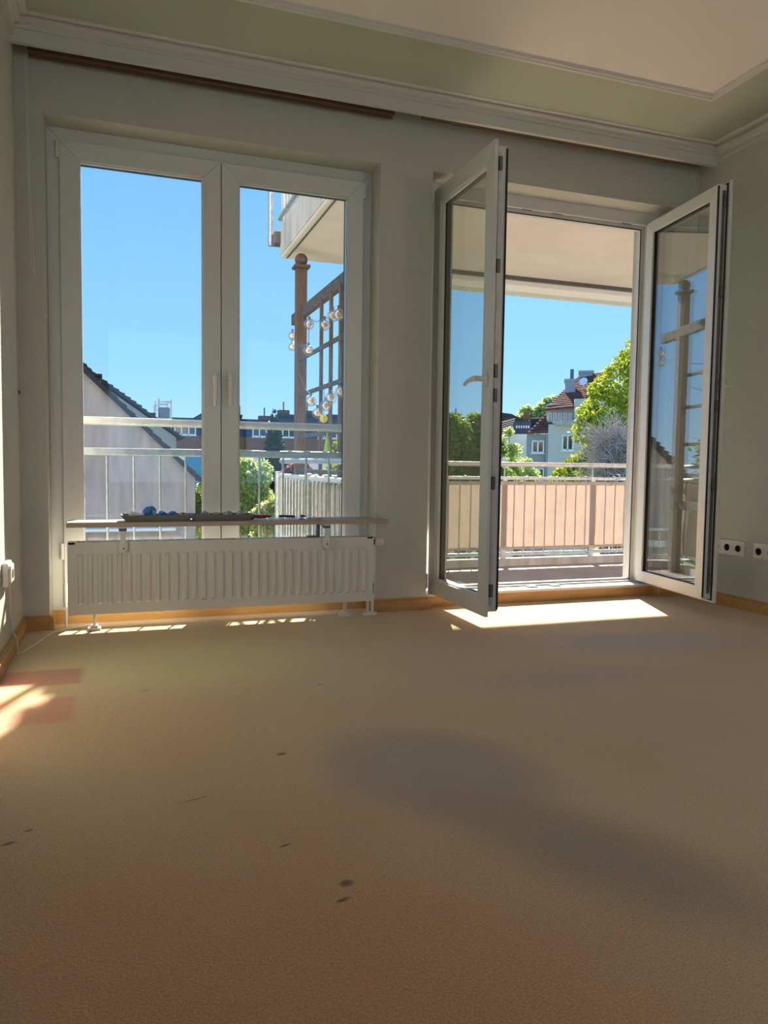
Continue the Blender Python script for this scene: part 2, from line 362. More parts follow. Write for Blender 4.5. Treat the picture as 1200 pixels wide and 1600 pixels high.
LHX, RHX, HY = 2.003, 3.432, 0.118
PHL, PHR = math.radians(90.5), math.radians(82.3)
ls = make_sash(dr, DW, DT-DB, GLASS_D, 0)
ls.location = (LHX, HY, DB); ls.rotation_euler = (0, 0, -PHL)
lever(ls, DW-0.035, 1.16-DB, 0.0, down=False)
# right leaf: local x runs from the free edge to the hinge
rs = make_sash(dr, DW, DT-DB, GLASS_D, 0)
rs.matrix_local = Matrix.Translation((RHX, HY, DB)) @ Matrix.Rotation(PHR, 4, 'Z') @ Matrix.Translation((-DW, 0, 0))
lever(rs, 0.035, 1.19-DB, 0.0, down=False, g=-1)
for sash, xe in ((ls, DW-0.0205), (rs, 0.0205)):
    sg = 1 if sash is ls else -1
    st = MB(); st.box(*sorted((xe, xe+sg*0.004)), 0.030, 0.046, 0.05, DT-DB-0.05); st.build('lock_strip', METAL if sash is rs else STEEL_PALE, sash)
    for z in (0.12, 0.62, 1.02, 1.13, 1.6, 2.05):
        MB().box(*sorted((xe, xe+sg*0.013)), 0.027, 0.044, z-0.03, z+0.03).build('lock_catch', METAL, sash, bevel=0.002)
    MB().box(*sorted((xe+sg*0.0, xe+sg*0.006)), 0.066, 0.074, 0.03, DT-DB-0.03).build('edge_gasket', GASKET, sash)
for x in (LHX-0.008, RHX+0.008):
    for z in (0.09, 2.08):
        MB().tube([(x, HY+0.004, z), (x, HY+0.004, z+0.08)], 0.009, 10).build('hinge', WHITE_PL, dr, smooth=True)

# ------------------------------------------------------------------ radiator
rad = thing('radiator', 'long white ribbed panel radiator on feet in the window niche', 'radiator', (0.9, -0.06, 0))
RX0, RX1, RZ0, RZ1, RF = 0.194, 1.612, 0.077, 0.398, -0.100
def W2(mb, dx=-0.9, dy=0.06): mb.v = [(a+dx, b+dy, c) for a, b, c in mb.v]; return mb
# ribbed front: grid of x profile times z profile
nr = 33; pitch = (RX1-RX0-0.06)/nr; xs = [RX0, RX0+0.004]; hs = [0.0, 0.0]
for i in range(nr):
    x = RX0+0.03+pitch*i+pitch*0.20
    for dx, h in ((0, 0), (0.006, 1), (0.019, 1), (0.024, 0)): xs.append(x+dx); hs.append(h)
xs += [RX1-0.004, RX1]; hs += [0, 0]
zs = [RZ0, RZ0+0.045, RZ0+0.055, RZ1-0.058, RZ1-0.048, RZ1-0.012, RZ1-0.006, RZ1]; hz = [0, 0, 1, 1, 0, 0, 0, 0]
g = MB(); vs = [(x, RF - 0.010*h*k + (0.004 if j in (7,) else 0), z) for j, (z, k) in enumerate(zip(zs, hz)) for x, h in zip(xs, hs)]
nx = len(xs); fs = [(j*nx+i, j*nx+i+1, (j+1)*nx+i+1, (j+1)*nx+i) for j in range(len(zs)-1) for i in range(nx-1)]
g.add(vs, fs); g.box(RX0, RX1, RF+0.0005, RF+0.010, RZ0, RZ1-0.006)
W2(g).build('front_panel', RAD, rad)
W2(MB().box(RX0, RX1, -0.03, -0.022, RZ0, RZ1-0.006)).build('back_panel', RAD, rad)
W2(MB().box(RX0-0.002, RX0+0.003, RF-0.001, -0.02, RZ0, RZ1)).build('side_panel', RAD, rad, bevel=0.001)
W2(MB().box(RX1-0.003, RX1+0.002, RF-0.001, -0.02, RZ0, RZ1)).build('side_panel', RAD, rad, bevel=0.001)
gr = MB(); gr.box(RX0, RX1, RF, RF+0.008, RZ1-0.006, RZ1+0.003).box(RX0, RX1, -0.03, -0.022, RZ1-0.006, RZ1+0.003)
n = 118
for i in range(n):
    x = RX0+0.03+(RX1-RX0-0.06)*i/(n-1); gr.box(x-0.002, x+0.002, RF+0.006, -0.026, RZ1-0.006, RZ1+0.002)
gr.box(RX0, RX0+0.03, RF, -0.022, RZ1-0.006, RZ1+0.004).box(RX1-0.03, RX1, RF, -0.022, RZ1-0.006, RZ1+0.004)
W2(gr).build('grille', RAD, rad, kind='stuff')
W2(MB().box(RX0+0.01, RX1-0.01, RF+0.02, -0.04, RZ0+0.02, RZ0+0.05)).build('convector', METAL, rad)
for x in (0.300, 1.478):
    f = W2(MB().box(x-0.006, x+0.006, -0.072, -0.048, 0.005, 0.11)).build('foot', RAD, rad, bevel=0.002)
    W2(MB().box(x-0.028, x+0.028, -0.085, -0.035, 0, 0.012).box(x-0.016, x+0.016, -0.078, -0.042, 0.012, 0.022)).build('base_plate', RAD, f, bevel=0.003)
v = W2(MB().lathe([(0.014, 0), (0.014, 0.018)], (1.612, -0.06, 0.372), (1, 0, 0), 14)).build('valve', METAL, rad, smooth=True)
hd = MB(); hd.lathe([(0.017, 0), (0.022, 0.004), (0.022, 0.028), (0.020, 0.040), (0.016, 0.046)], (1.630, -0.06, 0.372), (1, 0, 0), 18)
for k in range(12):
    a = 2*math.pi*k/12; hd.tube([(1.636, -0.06+0.022*math.cos(a), 0.372+0.022*math.sin(a)), (1.656, -0.06+0.022*math.cos(a), 0.372+0.022*math.sin(a))], 0.0022, 5)
W2(hd).build('thermostat_head', WHITE_PL, v, smooth=True)
pp = W2(MB().tube([(1.600, -0.055, 0.0), (1.600, -0.055, 0.13)], 0.008, 10).tube([(1.626, -0.055, 0.0), (1.626, -0.055, 0.13)], 0.008, 10)).build('pipe', WHITE_PL, rad, smooth=True)
W2(MB().lathe([(0.024, 0), (0.022, 0.010), (0.010, 0.013)], (1.600, -0.055, 0.0), n=16).lathe([(0.024, 0), (0.022, 0.010), (0.010, 0.013)], (1.628, -0.055, 0.0), n=16)).build('pipe_collar', WHITE_PL, pp, smooth=True)
W2(MB().box(1.616, 1.630, -0.066, -0.050, 0.105, 0.165)).build('valve_cap', GASKET, rad, bevel=0.003)
ps = W2(MB().lathe([(0.010, 0), (0.012, 0.01), (0.012, 0.085), (0.008, 0.093)], (0.176, 0.03, 0.112), n=14)).build('pipe_cap', WHITE_PL, rad, smooth=True)
W2(MB().box(0.165, 0.20, 0.0, 0.02, 0.084, 0.096).tube([(0.176, 0.03, 0.0), (0.176, 0.03, 0.112)], 0.006, 8)).build('pipe_elbow', WHITE_PL, ps)

# ------------------------------------------------------------------ shelf board on clamps
sh = thing('window_shelf', 'pale wooden board laid above the radiator as a shelf', 'shelf', (0.9, -0.02, 0.468))
def W3(mb): mb.v = [(a-0.9, b+0.02, c-0.468) for a, b, c in mb.v]; return mb
SZ0, SZ1 = 0.4685, 0.4895
W3(MB().prism([(0.19, -0.12), (1.686, -0.12), (1.686, -0.006), (1.652, -0.006), (1.652, 0.085), (0.19, 0.085)], SZ0, SZ1, 'z')).build('board', BOARD, sh, bevel=0.002)
for x in (0.424, 1.366):
    b = W3(MB().box(x-0.011, x+0.011, -0.119, -0.110, 0.352, SZ0).box(x-0.020, x+0.020, -0.1175, -0.1085, 0.362, 0.398).box(x-0.014, x+0.014, -0.117, -0.03, 0.456, SZ0)).build('bracket', WHITE_PL, sh, bevel=0.0015)
    W3(MB().box(x-0.017, x+0.017, -0.121, -0.10, 0.450, 0.462)).build('bracket_pad', METAL, b)
    W3(MB().lathe([(0.004, 0), (0.004, 0.003)], (x+0.003, -0.119, 0.372), (0, -1, 0), 10)).build('bracket_screw', METAL, b)
W3(MB().box(1.28, 1.33, -0.09, -0.05, 0.403, 0.410).box(1.325, 1.34, -0.085, -0.06, 0.403, SZ0)).build('clamp_arm', METAL, sh)

TRAY = mat('dark_grey_plastic', (0.20, 0.21, 0.20), 0.45, 0.05, 20)
def tray(x0, x1, label):
    y0, y1, h = -0.100, 0.030, 0.028; s = 0.022; z = SZ1
    t = thing('paint_tray', label, 'tray', ((x0+x1)/2, (y0+y1)/2, z))
    cx, cy = (x0+x1)/2, (y0+y1)/2; hx, hy = (x1-x0)/2, (y1-y0)/2
    def rr(ax, ay, zz): return [(-ax, -ay, zz), (ax, -ay, zz), (ax, ay, zz), (-ax, ay, zz)]
    a = rr(hx-s, hy-s*.6, 0); b = rr(hx, hy, h); c = rr(hx-0.004, hy-0.004, h); d = rr(hx-s-0.002, hy-s*.6-0.002, 0.003)
    fs = [(3,2,1,0), (12,13,14,15)]
    for k in range(3): fs += [(4*k+i, 4*k+(i+1) % 4, 4*k+4+(i+1) % 4, 4*k+4+i) for i in range(4)]
    MB().add(a+b+c+d, fs).build('tray_body', TRAY, t, bevel=0.001)
    rim = MB()
    for (p, q) in (((-hx, -hy), (hx, -hy)), ((hx, -hy), (hx, hy)), ((hx, hy), (-hx, hy)), ((-hx, hy), (-hx, -hy))): rim.tube([(*p, h), (*q, h)], 0.002, 6)
    rim.build('rim', TRAY, t)
    return t
xa = lambda px: atY(px, 806, -0.1).x
tray(xa(189), xa(303), 'left dark grey plastic tray holding blue and white scraps')
tray(xa(297), xa(399), 'right dark grey plastic tray holding grey crumpled film')
def crumple(name, c, r, sq, m, label, cat, group=None, seed=0):
    rnd = random.Random(seed); bm = bmesh.new(); bmesh.ops.create_icosphere(bm, subdivisions=2, radius=1)
    for v in bm.verts:
        k = rnd.uniform(0.65, 1.25); v.co = Vector((v.co.x*r*k, v.co.y*r*k*0.8, (v.co.z*k*r)*sq))
    zmin = min(v.co.z for v in bm.verts)
    for v in bm.verts: v.co.z -= zmin
    me = bpy.data.meshes.new(name); bm.to_mesh(me); bm.free(); me.materials.append(m)
    o = bpy.data.objects.new(name, me); COL.objects.link(o); o.location = c
    return tag(o, label, cat, group)
BLUE_PL = mat('glossy_blue_film', (0.03, 0.22, 0.55), 0.25, 0.3, 60, spec=0.7, clear=0.4)
WHITE_PP = mat('crumpled_white_paper', (0.82, 0.84, 0.86), 0.6, 0.05, 40)
GREY_FILM = mat('grey_plastic_film', (0.35, 0.36, 0.36), 0.25, 0.3, 50, spec=0.7)
RED = mat('dark_red_plastic', (0.30, 0.02, 0.03), 0.35, 0.2, 60)
NAVY = mat('navy_plastic', (0.02, 0.04, 0.12), 0.35, 0.2, 60)
zt = SZ1+0.0035
for i, (px, r, sq, m, lb) in enumerate(((234, .024, 0.95, BLUE_PL, 'largest shiny blue film scrap in the left tray'), (254, .018, .8, BLUE_PL, 'middle blue film scrap in the left tray'),
        (271, .018, .75, BLUE_PL, 'rightmost blue film scrap in the left tray'), (210, .020, .75, WHITE_PP, 'white paper scrap at the left end of the left tray'),
        (222, .014, .9, WHITE_PP, 'small white paper scrap beside the largest blue one'), (287, .017, .7, GREY_FILM, 'grey film scrap at the right end of the left tray'))):
    crumple('crumpled_scrap', (xa(px), -0.058+0.01*(i % 2), zt+0.004), r*1.15, sq*1.1, m, lb, 'scrap', 'scraps in the two trays', i)
for i, (px, r) in enumerate(((322, .018), (340, .017), (358, .018), (378, .018))):
    crumple('crumpled_scrap', (xa(px), -0.055, zt+0.003), r*1.1, 0.9, GREY_FILM, 'grey crumpled film, %s in the right tray' % ('leftmost', 'second from left', 'second from right', 'rightmost')[i], 'scrap', 'scraps in the two trays', 20+i)
def leaflet(px0, px1, y0, y1, h, m, label, name='leaflet', cat='paper', z=SZ1, seed=1):
    rnd = random.Random(seed); x0, x1 = xa(px0), xa(px1); nx_, ny_ = 8, 4; vs = []; 
    for top in (0, 1):
        for j in range(ny_+1):
            for i in range(nx_+1):
                edge = 0.0 if (i in (0, nx_)) else 1.0
                hh = 0.0012*top + (h*edge*(0.5+0.5*math.sin(i*1.7+seed))*(0.6+0.4*rnd.random()) if top else 0)
                vs.append((x0+(x1-x0)*i/nx_ + 0.02*(j/ny_-.5), y0+(y1-y0)*j/ny_, z+hh))
    N = (nx_+1)*(ny_+1); q = lambda i, j: j*(nx_+1)+i; fs = []
    for j in range(ny_):
        for i in range(nx_): fs += [(q(i,j)+N, q(i+1,j)+N, q(i+1,j+1)+N, q(i,j+1)+N), (q(i,j), q(i,j+1), q(i+1,j+1), q(i+1,j))]
    for i in range(nx_): fs += [(q(i,0), q(i+1,0), q(i+1,0)+N, q(i,0)+N), (q(i,ny_)+N, q(i+1,ny_)+N, q(i+1,ny_), q(i,ny_))]
    for j in range(ny_): fs += [(q(0,j)+N, q(0,j+1)+N, q(0,j+1), q(0,j)), (q(nx_,j), q(nx_,j+1), q(nx_,j+1)+N, q(nx_,j)+N)]
    return tag(MB().add(vs, fs).build(name, m, smooth=True), label, cat)
leaflet(393, 432, -0.085, 0.03, 0.012, WHITE_PP, 'creased white leaflet on the shelf beside the right tray', seed=1)
leaflet(434, 462, -0.08, 0.03, 0.012, WHITE_PP, 'creased white leaflet under the slim navy tool', seed=3)
leaflet(468, 495, -0.08, 0.02, 0.012, GREY_FILM, 'clear grey plastic bag lying near the right end of the shelf', name='plastic_bag', cat='bag', seed=4)
def capsule(name, px0, px1, y, z, r, m, label, cat):
    x0, x1 = xa(px0), xa(px1); mb = MB()
    mb.tube([(x0, y, z), (x0+r, y, z+.001), (x1-r, y-0.006, z-0.001), (x1, y-0.008, z-0.002)], [r*.5, r, r, r*.4], 12)
    return tag(mb.build(name, m, smooth=True), label, cat)
rp_ = thing('red_case', 'dark red oval case lying on the white leaflet', 'case', (xa(411), -0.07, SZ1+0.014))
sc = MB().sphere((0, 0, 0.006), 1, 20, 10); sc.v = [(a*0.050, b*0.024, (c-0.006)*0.009+0.004) for a, b, c in sc.v]; sc.build('case_body', RED, rp_, smooth=True)
MB().box(-0.02, 0.018, -0.006, 0.006, 0.0125, 0.0135).build('case_label', WHITE_PP, rp_)
capsule('slim_tool', 437, 463, -0.075, SZ1+0.018, 0.0055, NAVY, 'slim navy tool lying on the second leaflet', 'tool')
capsule('marker_pen', 471, 479, -0.075, SZ1+0.018, 0.006, RED, 'short red marker lying on the clear plastic bag', 'pen')
tag(MB().box(xa(491), xa(503), -0.115, -0.08, SZ1, SZ1+0.012).build('wood_offcut', BOARD, bevel=0.001), 'small wood offcut near the right end of the shelf', 'offcut')
capsule('blue_sleeve', 389, 398, -0.08, SZ1+0.012, 0.010, NAVY, 'small navy and white sleeve against the right tray', 'sleeve')

# ------------------------------------------------------------------ curtain rail, ball chains, cord, outlets
cr_ = thing('curtain_rail', 'dark brown curtain rail tucked under the pelmet above the window', 'curtain rail', (0.06, -0.05, 2.49))
MB().box(0.0, 1.646, -0.018, 0.018, -0.005, 0.012).box(0.0, 1.646, 0.012, 0.018, -0.016, -0.005).build('rail', BROWN, cr_)
MB().box(0.002, 1.644, -0.022, -0.018, -0.007, 0.010).build('front_lip', BROWN, cr_)
for x in (0.2, 0.9, 1.5): MB().box(x, x+0.03, -0.02, 0.05, 0.012, 0.02).build('bracket', METAL, cr_)
cr2 = thing('curtain_rail', 'slim brown curtain rail under the pelmet above the door', 'curtain rail', (1.86, -0.05, 2.505))
MB().box(0.0, 1.70, -0.018, 0.018, -0.004, 0.008).build('rail', BROWN, cr2)
for x in (0.2, 0.9, 1.5): MB().box(x, x+0.03, -0.018, 0.05, 0.008, 0.016).build('bracket', METAL, cr2)
def chain(pts_list, label):
    mb = MB()
    for pts in pts_list:
        for a, b in zip(pts[:-1], pts[1:]):
            a = Vector(a); b = Vector(b); L_ = (b-a).length; k = max(1, int(L_/0.012))
            for i in range(k): mb.sphere(a+(b-a)*i/k, 0.0025, 5, 4)
            mb.tube([a, b], 0.0008, 4)
    o = mb.build('ball_chain', WHITE_PL, smooth=True); return tag(o, label, 'chain')
chain([[(0.056, -0.05, 2.47), (0.058, -0.052, 1.95), (0.075, -0.055, 1.55)], [(0.050, -0.05, 2.47), (0.052, -0.05, 2.0), (0.062, -0.055, 1.6), (0.075, -0.055, 1.55)]],
      'thin white beaded pull chain hanging in the left corner')
chain([[(3.535, -0.05, 2.49), (3.537, -0.05, 1.6)], [(3.555, -0.05, 2.49), (3.553, -0.05, 1.6)], [(3.537, -0.05, 1.6), (3.545, -0.05, 1.585), (3.553, -0.05, 1.6)]],
      'white beaded pull chain hanging in the right corner')
so = thing('wall_socket', 'rounded white surface socket on the left wall', 'socket', (0, -0.565, 0.338))
MB().prism([(-0.062, -0.045), (0.05, -0.045), (0.062, -0.03), (0.062, 0.03), (0.05, 0.045), (-0.062, 0.045)], 0.0, 0.022, 'x').build('back_box', WHITE_PL, so, bevel=0.006, seg=3)
MB().box(0.020, 0.030, -0.045, 0.045, -0.034, 0.034).build('cover', WHITE_PL, so, bevel=0.01, seg=3)
MB().lathe([(0.018, 0), (0.018, 0.004)], (0.028, 0, 0), (1, 0, 0), 16).build('socket_hole', METAL, so)
a = at(104, 985, 2, 0.0); b = at(25, 1023, 2, 0.0)
cord = MB().tube([(0.012, -0.51, 0.30), (0.010, -0.49, 0.20), (0.012, -0.46, 0.09), (0.020, -0.425, 0.066), (0.026, -0.43, 0.055), (b.x+0.008, b.y-0.005, 0.02), (b.x+0.004, b.y, 0.003), (b.x+0.02, b.y+0.02, 0.003),
                  (a.x-0.05, a.y-0.04, 0.003), (a.x, a.y, 0.003), (a.x+0.10, a.y+0.09, 0.003)], 0.0028, 8)
tag(cord.build('floor_cable', WHITE_PL, smooth=True), 'thin white cord from the left socket across the carpet', 'cable')
tag(MB().lathe([(0.008, 0), (0.007, 0.006), (0.003, 0.008)], (0, -0.028, 1.056), (1, 0, 0), 12).build('wall_plug', BROWN, smooth=True), 'small brown plug in the left wall beside the window', 'plug')
HOLE = mat('outlet_grey', (0.30, 0.28, 0.24), 0.5, 0.05, 30)
def outlets(y1, n, label):
    t = thing('power_outlet', label, 'outlet', (XR, y1-0.04*n, 0.329), group='outlets on the right wall')
    w = 0.080*n/2
    MB().box(-0.010, 0, -w, w, -0.041, 0.041).build('frame', WHITE_PL, t, bevel=0.004, seg=3)
    for i in range(n):
        y = -w+0.040+0.080*i
        ins = MB().box(-0.014, -0.009, y-0.029, y+0.029, -0.029, 0.029).build('insert', WHITE_PL, t, bevel=0.003)
        MB().lathe([(0.0205, 0), (0.0205, 0.0015), (0.019, 0.0018), (0.0185, 0.0002)], (-0.0138, y, 0), (-1, 0, 0), 20).build('socket_ring', HOLE, ins)
        MB().box(-0.0162, -0.0150, y-0.003, y+0.003, 0.012, 0.019).box(-0.0162, -0.015, y-0.003, y+0.003, -0.019, -0.012).lathe([(0.0025, 0), (0.0025, 0.0012)], (-0.015, y-0.009, 0), (-1, 0, 0), 8).lathe([(0.0025, 0), (0.0025, 0.0012)], (-0.015, y+0.009, 0), (-1, 0, 0), 8).build('contacts', METAL, ins)
outlets(-0.228, 3, 'white power outlet strip half hidden behind the open door leaf')
outlets(-0.530, 3, 'white power outlet strip cut off at the right edge')

lp = thing('fill_lamp', 'added white glass globe fill lamp, unseen on the right wall behind the viewer', 'lamp', (XR, -4.6, 1.95))  # fixture added out of view to brighten and warm the room
MB().lathe([(0.06, -0.03), (0.06, 0)], (0, 0, 0), (1, 0, 0), n=20).build('wall_plate', WHITE_PL, lp, smooth=True)
MB().tube([(-0.03, 0, 0), (-0.14, 0, 0), (-0.17, 0, 0.04)], 0.008, 8).build('arm', WHITE_PL, lp)
pl = bpy.data.lights.new('fill_light', 'POINT'); pl.energy = 17; pl.shadow_soft_size = 0.07; pl.color = (1.0, 0.80, 0.56)
po = bpy.data.objects.new('fill_light', pl); COL.objects.link(po); po.parent = lp; po.location = (-0.17, 0, 0.11)
MB().sphere((-0.17, 0, 0.11), 0.08, 24, 16).build('globe', glass('fill_lamp_glass', (1.0, 0.98, 0.95), 0.05), lp, smooth=True)

# ------------------------------------------------------------------ french balcony rail outside the window
JY = 0.585
za, zb2 = at(131, 657, 1, JY).z, at(131, 705, 1, JY).z
jr = thing('window_railing', 'galvanised steel railing close outside the left window', 'railing', (0.9, JY, 0.02))
def W4(mb): mb.v = [(x-0.9, y-JY, z-0.02) for x, y, z in mb.v]; return mb
W4(MB().tube([(0.02, JY, za), (1.74, JY, za)], 0.022, 16)).build('handrail', STEEL_PALE, jr, smooth=True)
W4(MB().box(0.02, 1.74, JY-0.016, JY+0.016, zb2-0.020, zb2+0.020)).build('top_bar', STEEL, jr, bevel=0.006)
W4(MB().box(0.02, 1.74, JY-0.012, JY+0.012, 0.06, 0.09)).build('bottom_bar', STEEL, jr, bevel=0.004)
x0_ = at(167, 720, 1, JY).x; dx_ = (at(290, 720, 1, JY).x-x0_)/3; x = x0_-2*dx_
while x < 1.72:
    if x > 0.03: W4(MB().tube([(x, JY, 0.09), (x, JY, zb2-0.02)], 0.0065, 8)).build('baluster', STEEL, jr, smooth=True)
    x += dx_
for x in (0.03, 1.73):
    W4(MB().box(x-0.02, x+0.02, JY-0.02, JY+0.02, 0.0, za-0.02).box(x-0.02, x+0.02, WT, JY-0.02, 0.10, 0.16).box(x-0.02, x+0.02, WT, JY-0.02, zb2-0.02, zb2+0.02)).build('post', STEEL, jr)

# ------------------------------------------------------------------ balcony
BX0, BX1, BY, BF = 1.80, 8.2, 3.20, -0.25
struct('balcony_floor', MB().box(BX0, BX1, 0.36, BY, BF-0.22, BF), BFLOOR, 'grey coated balcony floor behind the door')
struct('balcony_kerb', MB().box(BX0, BX1, BY-0.10, BY, BF, -0.175).box(BX0, BX0+0.06, 0.36, BY-0.10, BF, -0.175), CONC_EDGE, 'low stained concrete kerb around the balcony')
struct('outer_wall', MB().box(XR+0.3, BX1, 0.02, WT, -3, 6).box(-6, -0.3, 0.02, WT, -3, 6).box(-0.3, XR+0.3, 0.05, WT, 2.9, 6).box(-0.3, XR+0.3, 0.05, WT, -3, -0.25), CONCRETE, 'pale rendered outside wall of the flat')
UZ0, UZ1 = 2.60, 2.885
ub = struct('upper_balcony_slab', MB().box(BX0, BX1, 0.362, BY, UZ0, UZ1), CONCRETE, 'pale concrete slab of the balcony above', bevel=0.02)
MB().box(BX0-0.006, BX0+0.001, 0.37, BY-0.02, UZ0+0.02, UZ1-0.01).box(BX0, BX1, BY-0.001, BY+0.006, UZ0+0.02, UZ1-0.01).build('slab_edge', CONC_EDGE, ub)
MB().box(BX0+0.045, BX0+0.060, 0.37, BY-0.05, UZ0-0.004, UZ0+0.001).build('drip_groove', METAL, ub)
ur = thing('upper_railing', 'steel railing of the balcony above, its corner post against the sky', 'railing', (BX0, BY, UZ1))
def W5(mb): mb.v = [(x-BX0, y-BY, z-UZ1) for x, y, z in mb.v]; return mb
posts = [(BX0-0.07, BY+0.10), (BX0-0.05, 1.75), (BX0-0.05, 0.60)] + [(x, BY+0.10) for x in (3.2, 4.6, 6.0, 7.4)]
for (x, y) in posts:
    p = W5(MB().tube([(x, y, UZ0+0.13), (x, y, 3.80)], 0.024, 14)).build('post', STEEL, ur, smooth=True)
    if y > BY: m_ = MB().box(x-0.03, x+0.03, y-0.105, y-0.02, UZ0+0.10, UZ0+0.22) if x > BX0 else MB().box(x+0.012, x+0.08, y-0.14, y-0.02, UZ0+0.12, UZ0+0.23)
    else: m_ = MB().box(x+0.02, x+0.052, y-0.05, y+0.05, UZ0+0.10, UZ0+0.20)
    W5(m_).build('mounting_bracket', METAL, p, bevel=0.004)
for z, r in ((2.965, 0.018), (3.70, 0.018), (3.80, 0.022)):
    W5(MB().tube([(BX0-0.0, 0.40, z), (BX0-0.0, BY+0.05, z)], r, 10)).build('rail', STEEL, ur, smooth=True)
    W5(MB().tube([(BX0-0.0, BY+0.05, z), (BX1, BY+0.05, z)], r, 10)).build('rail', STEEL, ur, smooth=True)
y = 0.5
while y < BY: W5(MB().tube([(BX0, y, 2.965), (BX0, y, 3.70)], 0.008, 6)).build('baluster', STEEL, ur); y += 0.125
x = BX0+0.1
while x < BX1: W5(MB().tube([(x, BY+0.05, 2.965), (x, BY+0.05, 3.70)], 0.008, 6)).build('baluster', STEEL, ur); x += 0.125
W5(MB().box(BX0+0.03, BX0+0.034, 0.5, BY, 2.89, 3.78)).build('privacy_cloth', SCREEN, ur)
W5(MB().box(BX0+0.03, BX1, BY+0.02, BY+0.024, 2.89, 3.78)).build('privacy_cloth', SCREEN, ur)
for o_ in ur.children:
    if o_.name.startswith('privacy_cloth'): o_.data.materials[0] = WHITE_CLOTH
# awning cassette under the slab edge
aw = thing('awning_cassette', 'pale closed awning cassette under the upper balcony edge', 'awning', (5.3, BY-0.12, UZ0))
MB().prism([(-0.10, 0.0), (0.10, 0.0), (0.10, -0.115), (0.085, -0.13), (-0.06, -0.13), (-0.10, -0.08)], -2.7, 2.8, 'x').build('housing', PVC, aw, bevel=0.006)
MB().box(-2.7, 2.8, 0.094, 0.112, -0.135, -0.10).build('front_bar', PVC, aw, bevel=0.004)
MB().box(-2.7, 2.8, -0.135, -0.10, -0.035, 0.0).build('gap_shade_strip', METAL, aw)  # solid dark strip standing in for the shade between slab and cassette
# front railing of the balcony
RY = 3.15
fr_ = thing('balcony_railing', 'steel balcony railing with round handrail and bound cloth', 'railing', (BX0, RY, BF))
def W6(mb): mb.v = [(x-BX0, y-RY, z-BF) for x, y, z in mb.v]; return mb
W6(MB().tube([(BX0, RY, 0.780), (BX1, RY, 0.780)], 0.023, 14)).build('handrail', STEEL_PALE, fr_, smooth=True)
W6(MB().box(BX0, BX1, RY-0.014, RY+0.014, 0.622, 0.656)).build('top_bar', STEEL, fr_, bevel=0.006)
W6(MB().tube([(BX0, RY, -0.130), (BX1, RY, -0.130)], 0.018, 10)).build('bottom_bar', STEEL, fr_, smooth=True)
x = 3.05
while x < BX1: 
    W6(MB().box(x-0.026, x+0.026, RY-0.018, RY+0.018, BF, 0.656)).build('post', STEEL, fr_)
    W6(MB().tube([(x, RY, 0.65), (x, RY, 0.77)], 0.010, 8)).build('handrail_stem', STEEL, fr_, smooth=True); x += 0.885+0.155
i = 0; x = BX0+0.1
while x < BX1:
    W6(MB().box(x-0.005, x+0.005, RY-0.005, RY+0.005, -0.13, 0.63)).build('baluster', STEEL, fr_); x += 0.121
# privacy cloth in front of it: panels with seams, slightly wavy
def cloth(name, P0, P1, zb_, zt_, parent, off, mb_cols=None, amp=0.004):
    P0 = Vector(P0); P1 = Vector(P1); L_ = (P1-P0).length; d = (P1-P0)/L_; nn = Vector((d.y, -d.x, 0)); N = int(L_/0.03); K = 8
    mb = MB(); vs = []
    for side in (0, 1):
        for j in range(K+1):
            for i in range(N+1):
                t = i*L_/N; w = amp*math.sin(t*11+j*0.7)+amp*0.7*math.sin(t*29+j*1.3)+0.002*math.sin(t*2*math.pi/0.121)
                sag = 0.006*abs(math.sin(t*math.pi/0.42)) if j == K else (-0.006*abs(math.sin(t*math.pi/0.42)) if j == 0 else 0)
                p = P0+d*t+nn*(w+0.0015*side); vs.append((p.x, p.y, zb_+(zt_-zb_)*j/K-sag))
    q = lambda i, j, s_: s_*(N+1)*(K+1)+j*(N+1)+i; fs = []
    for j in range(K):
        for i in range(N): fs += [(q(i,j,0), q(i+1,j,0), q(i+1,j+1,0), q(i,j+1,0)), (q(i,j,1), q(i,j+1,1), q(i+1,j+1,1), q(i+1,j,1))]
    mb.add(vs, fs); mb.v = [tuple(Vector(v)-off) for v in mb.v]
    return mb.build(name, SCREEN, parent, smooth=True)
OFF = Vector((BX0, RY, BF))
c = cloth('privacy_cloth', (BX1, RY-0.035, 0), (BX0+0.75, RY-0.035, 0), -0.085, 0.610, fr_, OFF)
HEM = mat('cloth_hem', (0.62, 0.55, 0.49), 0.85, 0.04, 9, trans=0.35)
W6(MB().box(BX0+0.75, BX1, RY-0.040, RY-0.036, 0.572, 0.608)).build('hem', HEM, fr_); W6(MB().box(BX0+0.75, BX1, RY-0.040, RY-0.036, -0.082, -0.055)).build('hem', HEM, fr_)
for i in range(14):
    x = 3.3+0.35*i
    W6(MB().tube([(x, RY-0.04, 0.598), (x, RY-0.03, 0.662), (x, RY+0.02, 0.664), (x, RY+0.02, 0.62)], 0.0022, 5)).build('cloth_tie', GASKET, fr_)
    W6(MB().tube([(x+.05, RY-0.04, -0.075), (x+.05, RY-0.02, -0.152), (x+.05, RY+0.02, -0.13)], 0.0022, 5)).build('cloth_tie', WHITE_PL, fr_)
sc_ = at(965, 752, 1, RY-0.03)
tag(MB().tube([sc_+Vector(v) for v in ((-0.05, 0, -0.02), (-0.01, 0, 0.0), (0.03, 0, 0.035), (0.02, 0, 0.07), (-0.01, 0, 0.075))], 0.006, 8).build('white_hook', WHITE_PL, smooth=True), 'white plastic hook on the balcony top bar near the tree', 'hook')
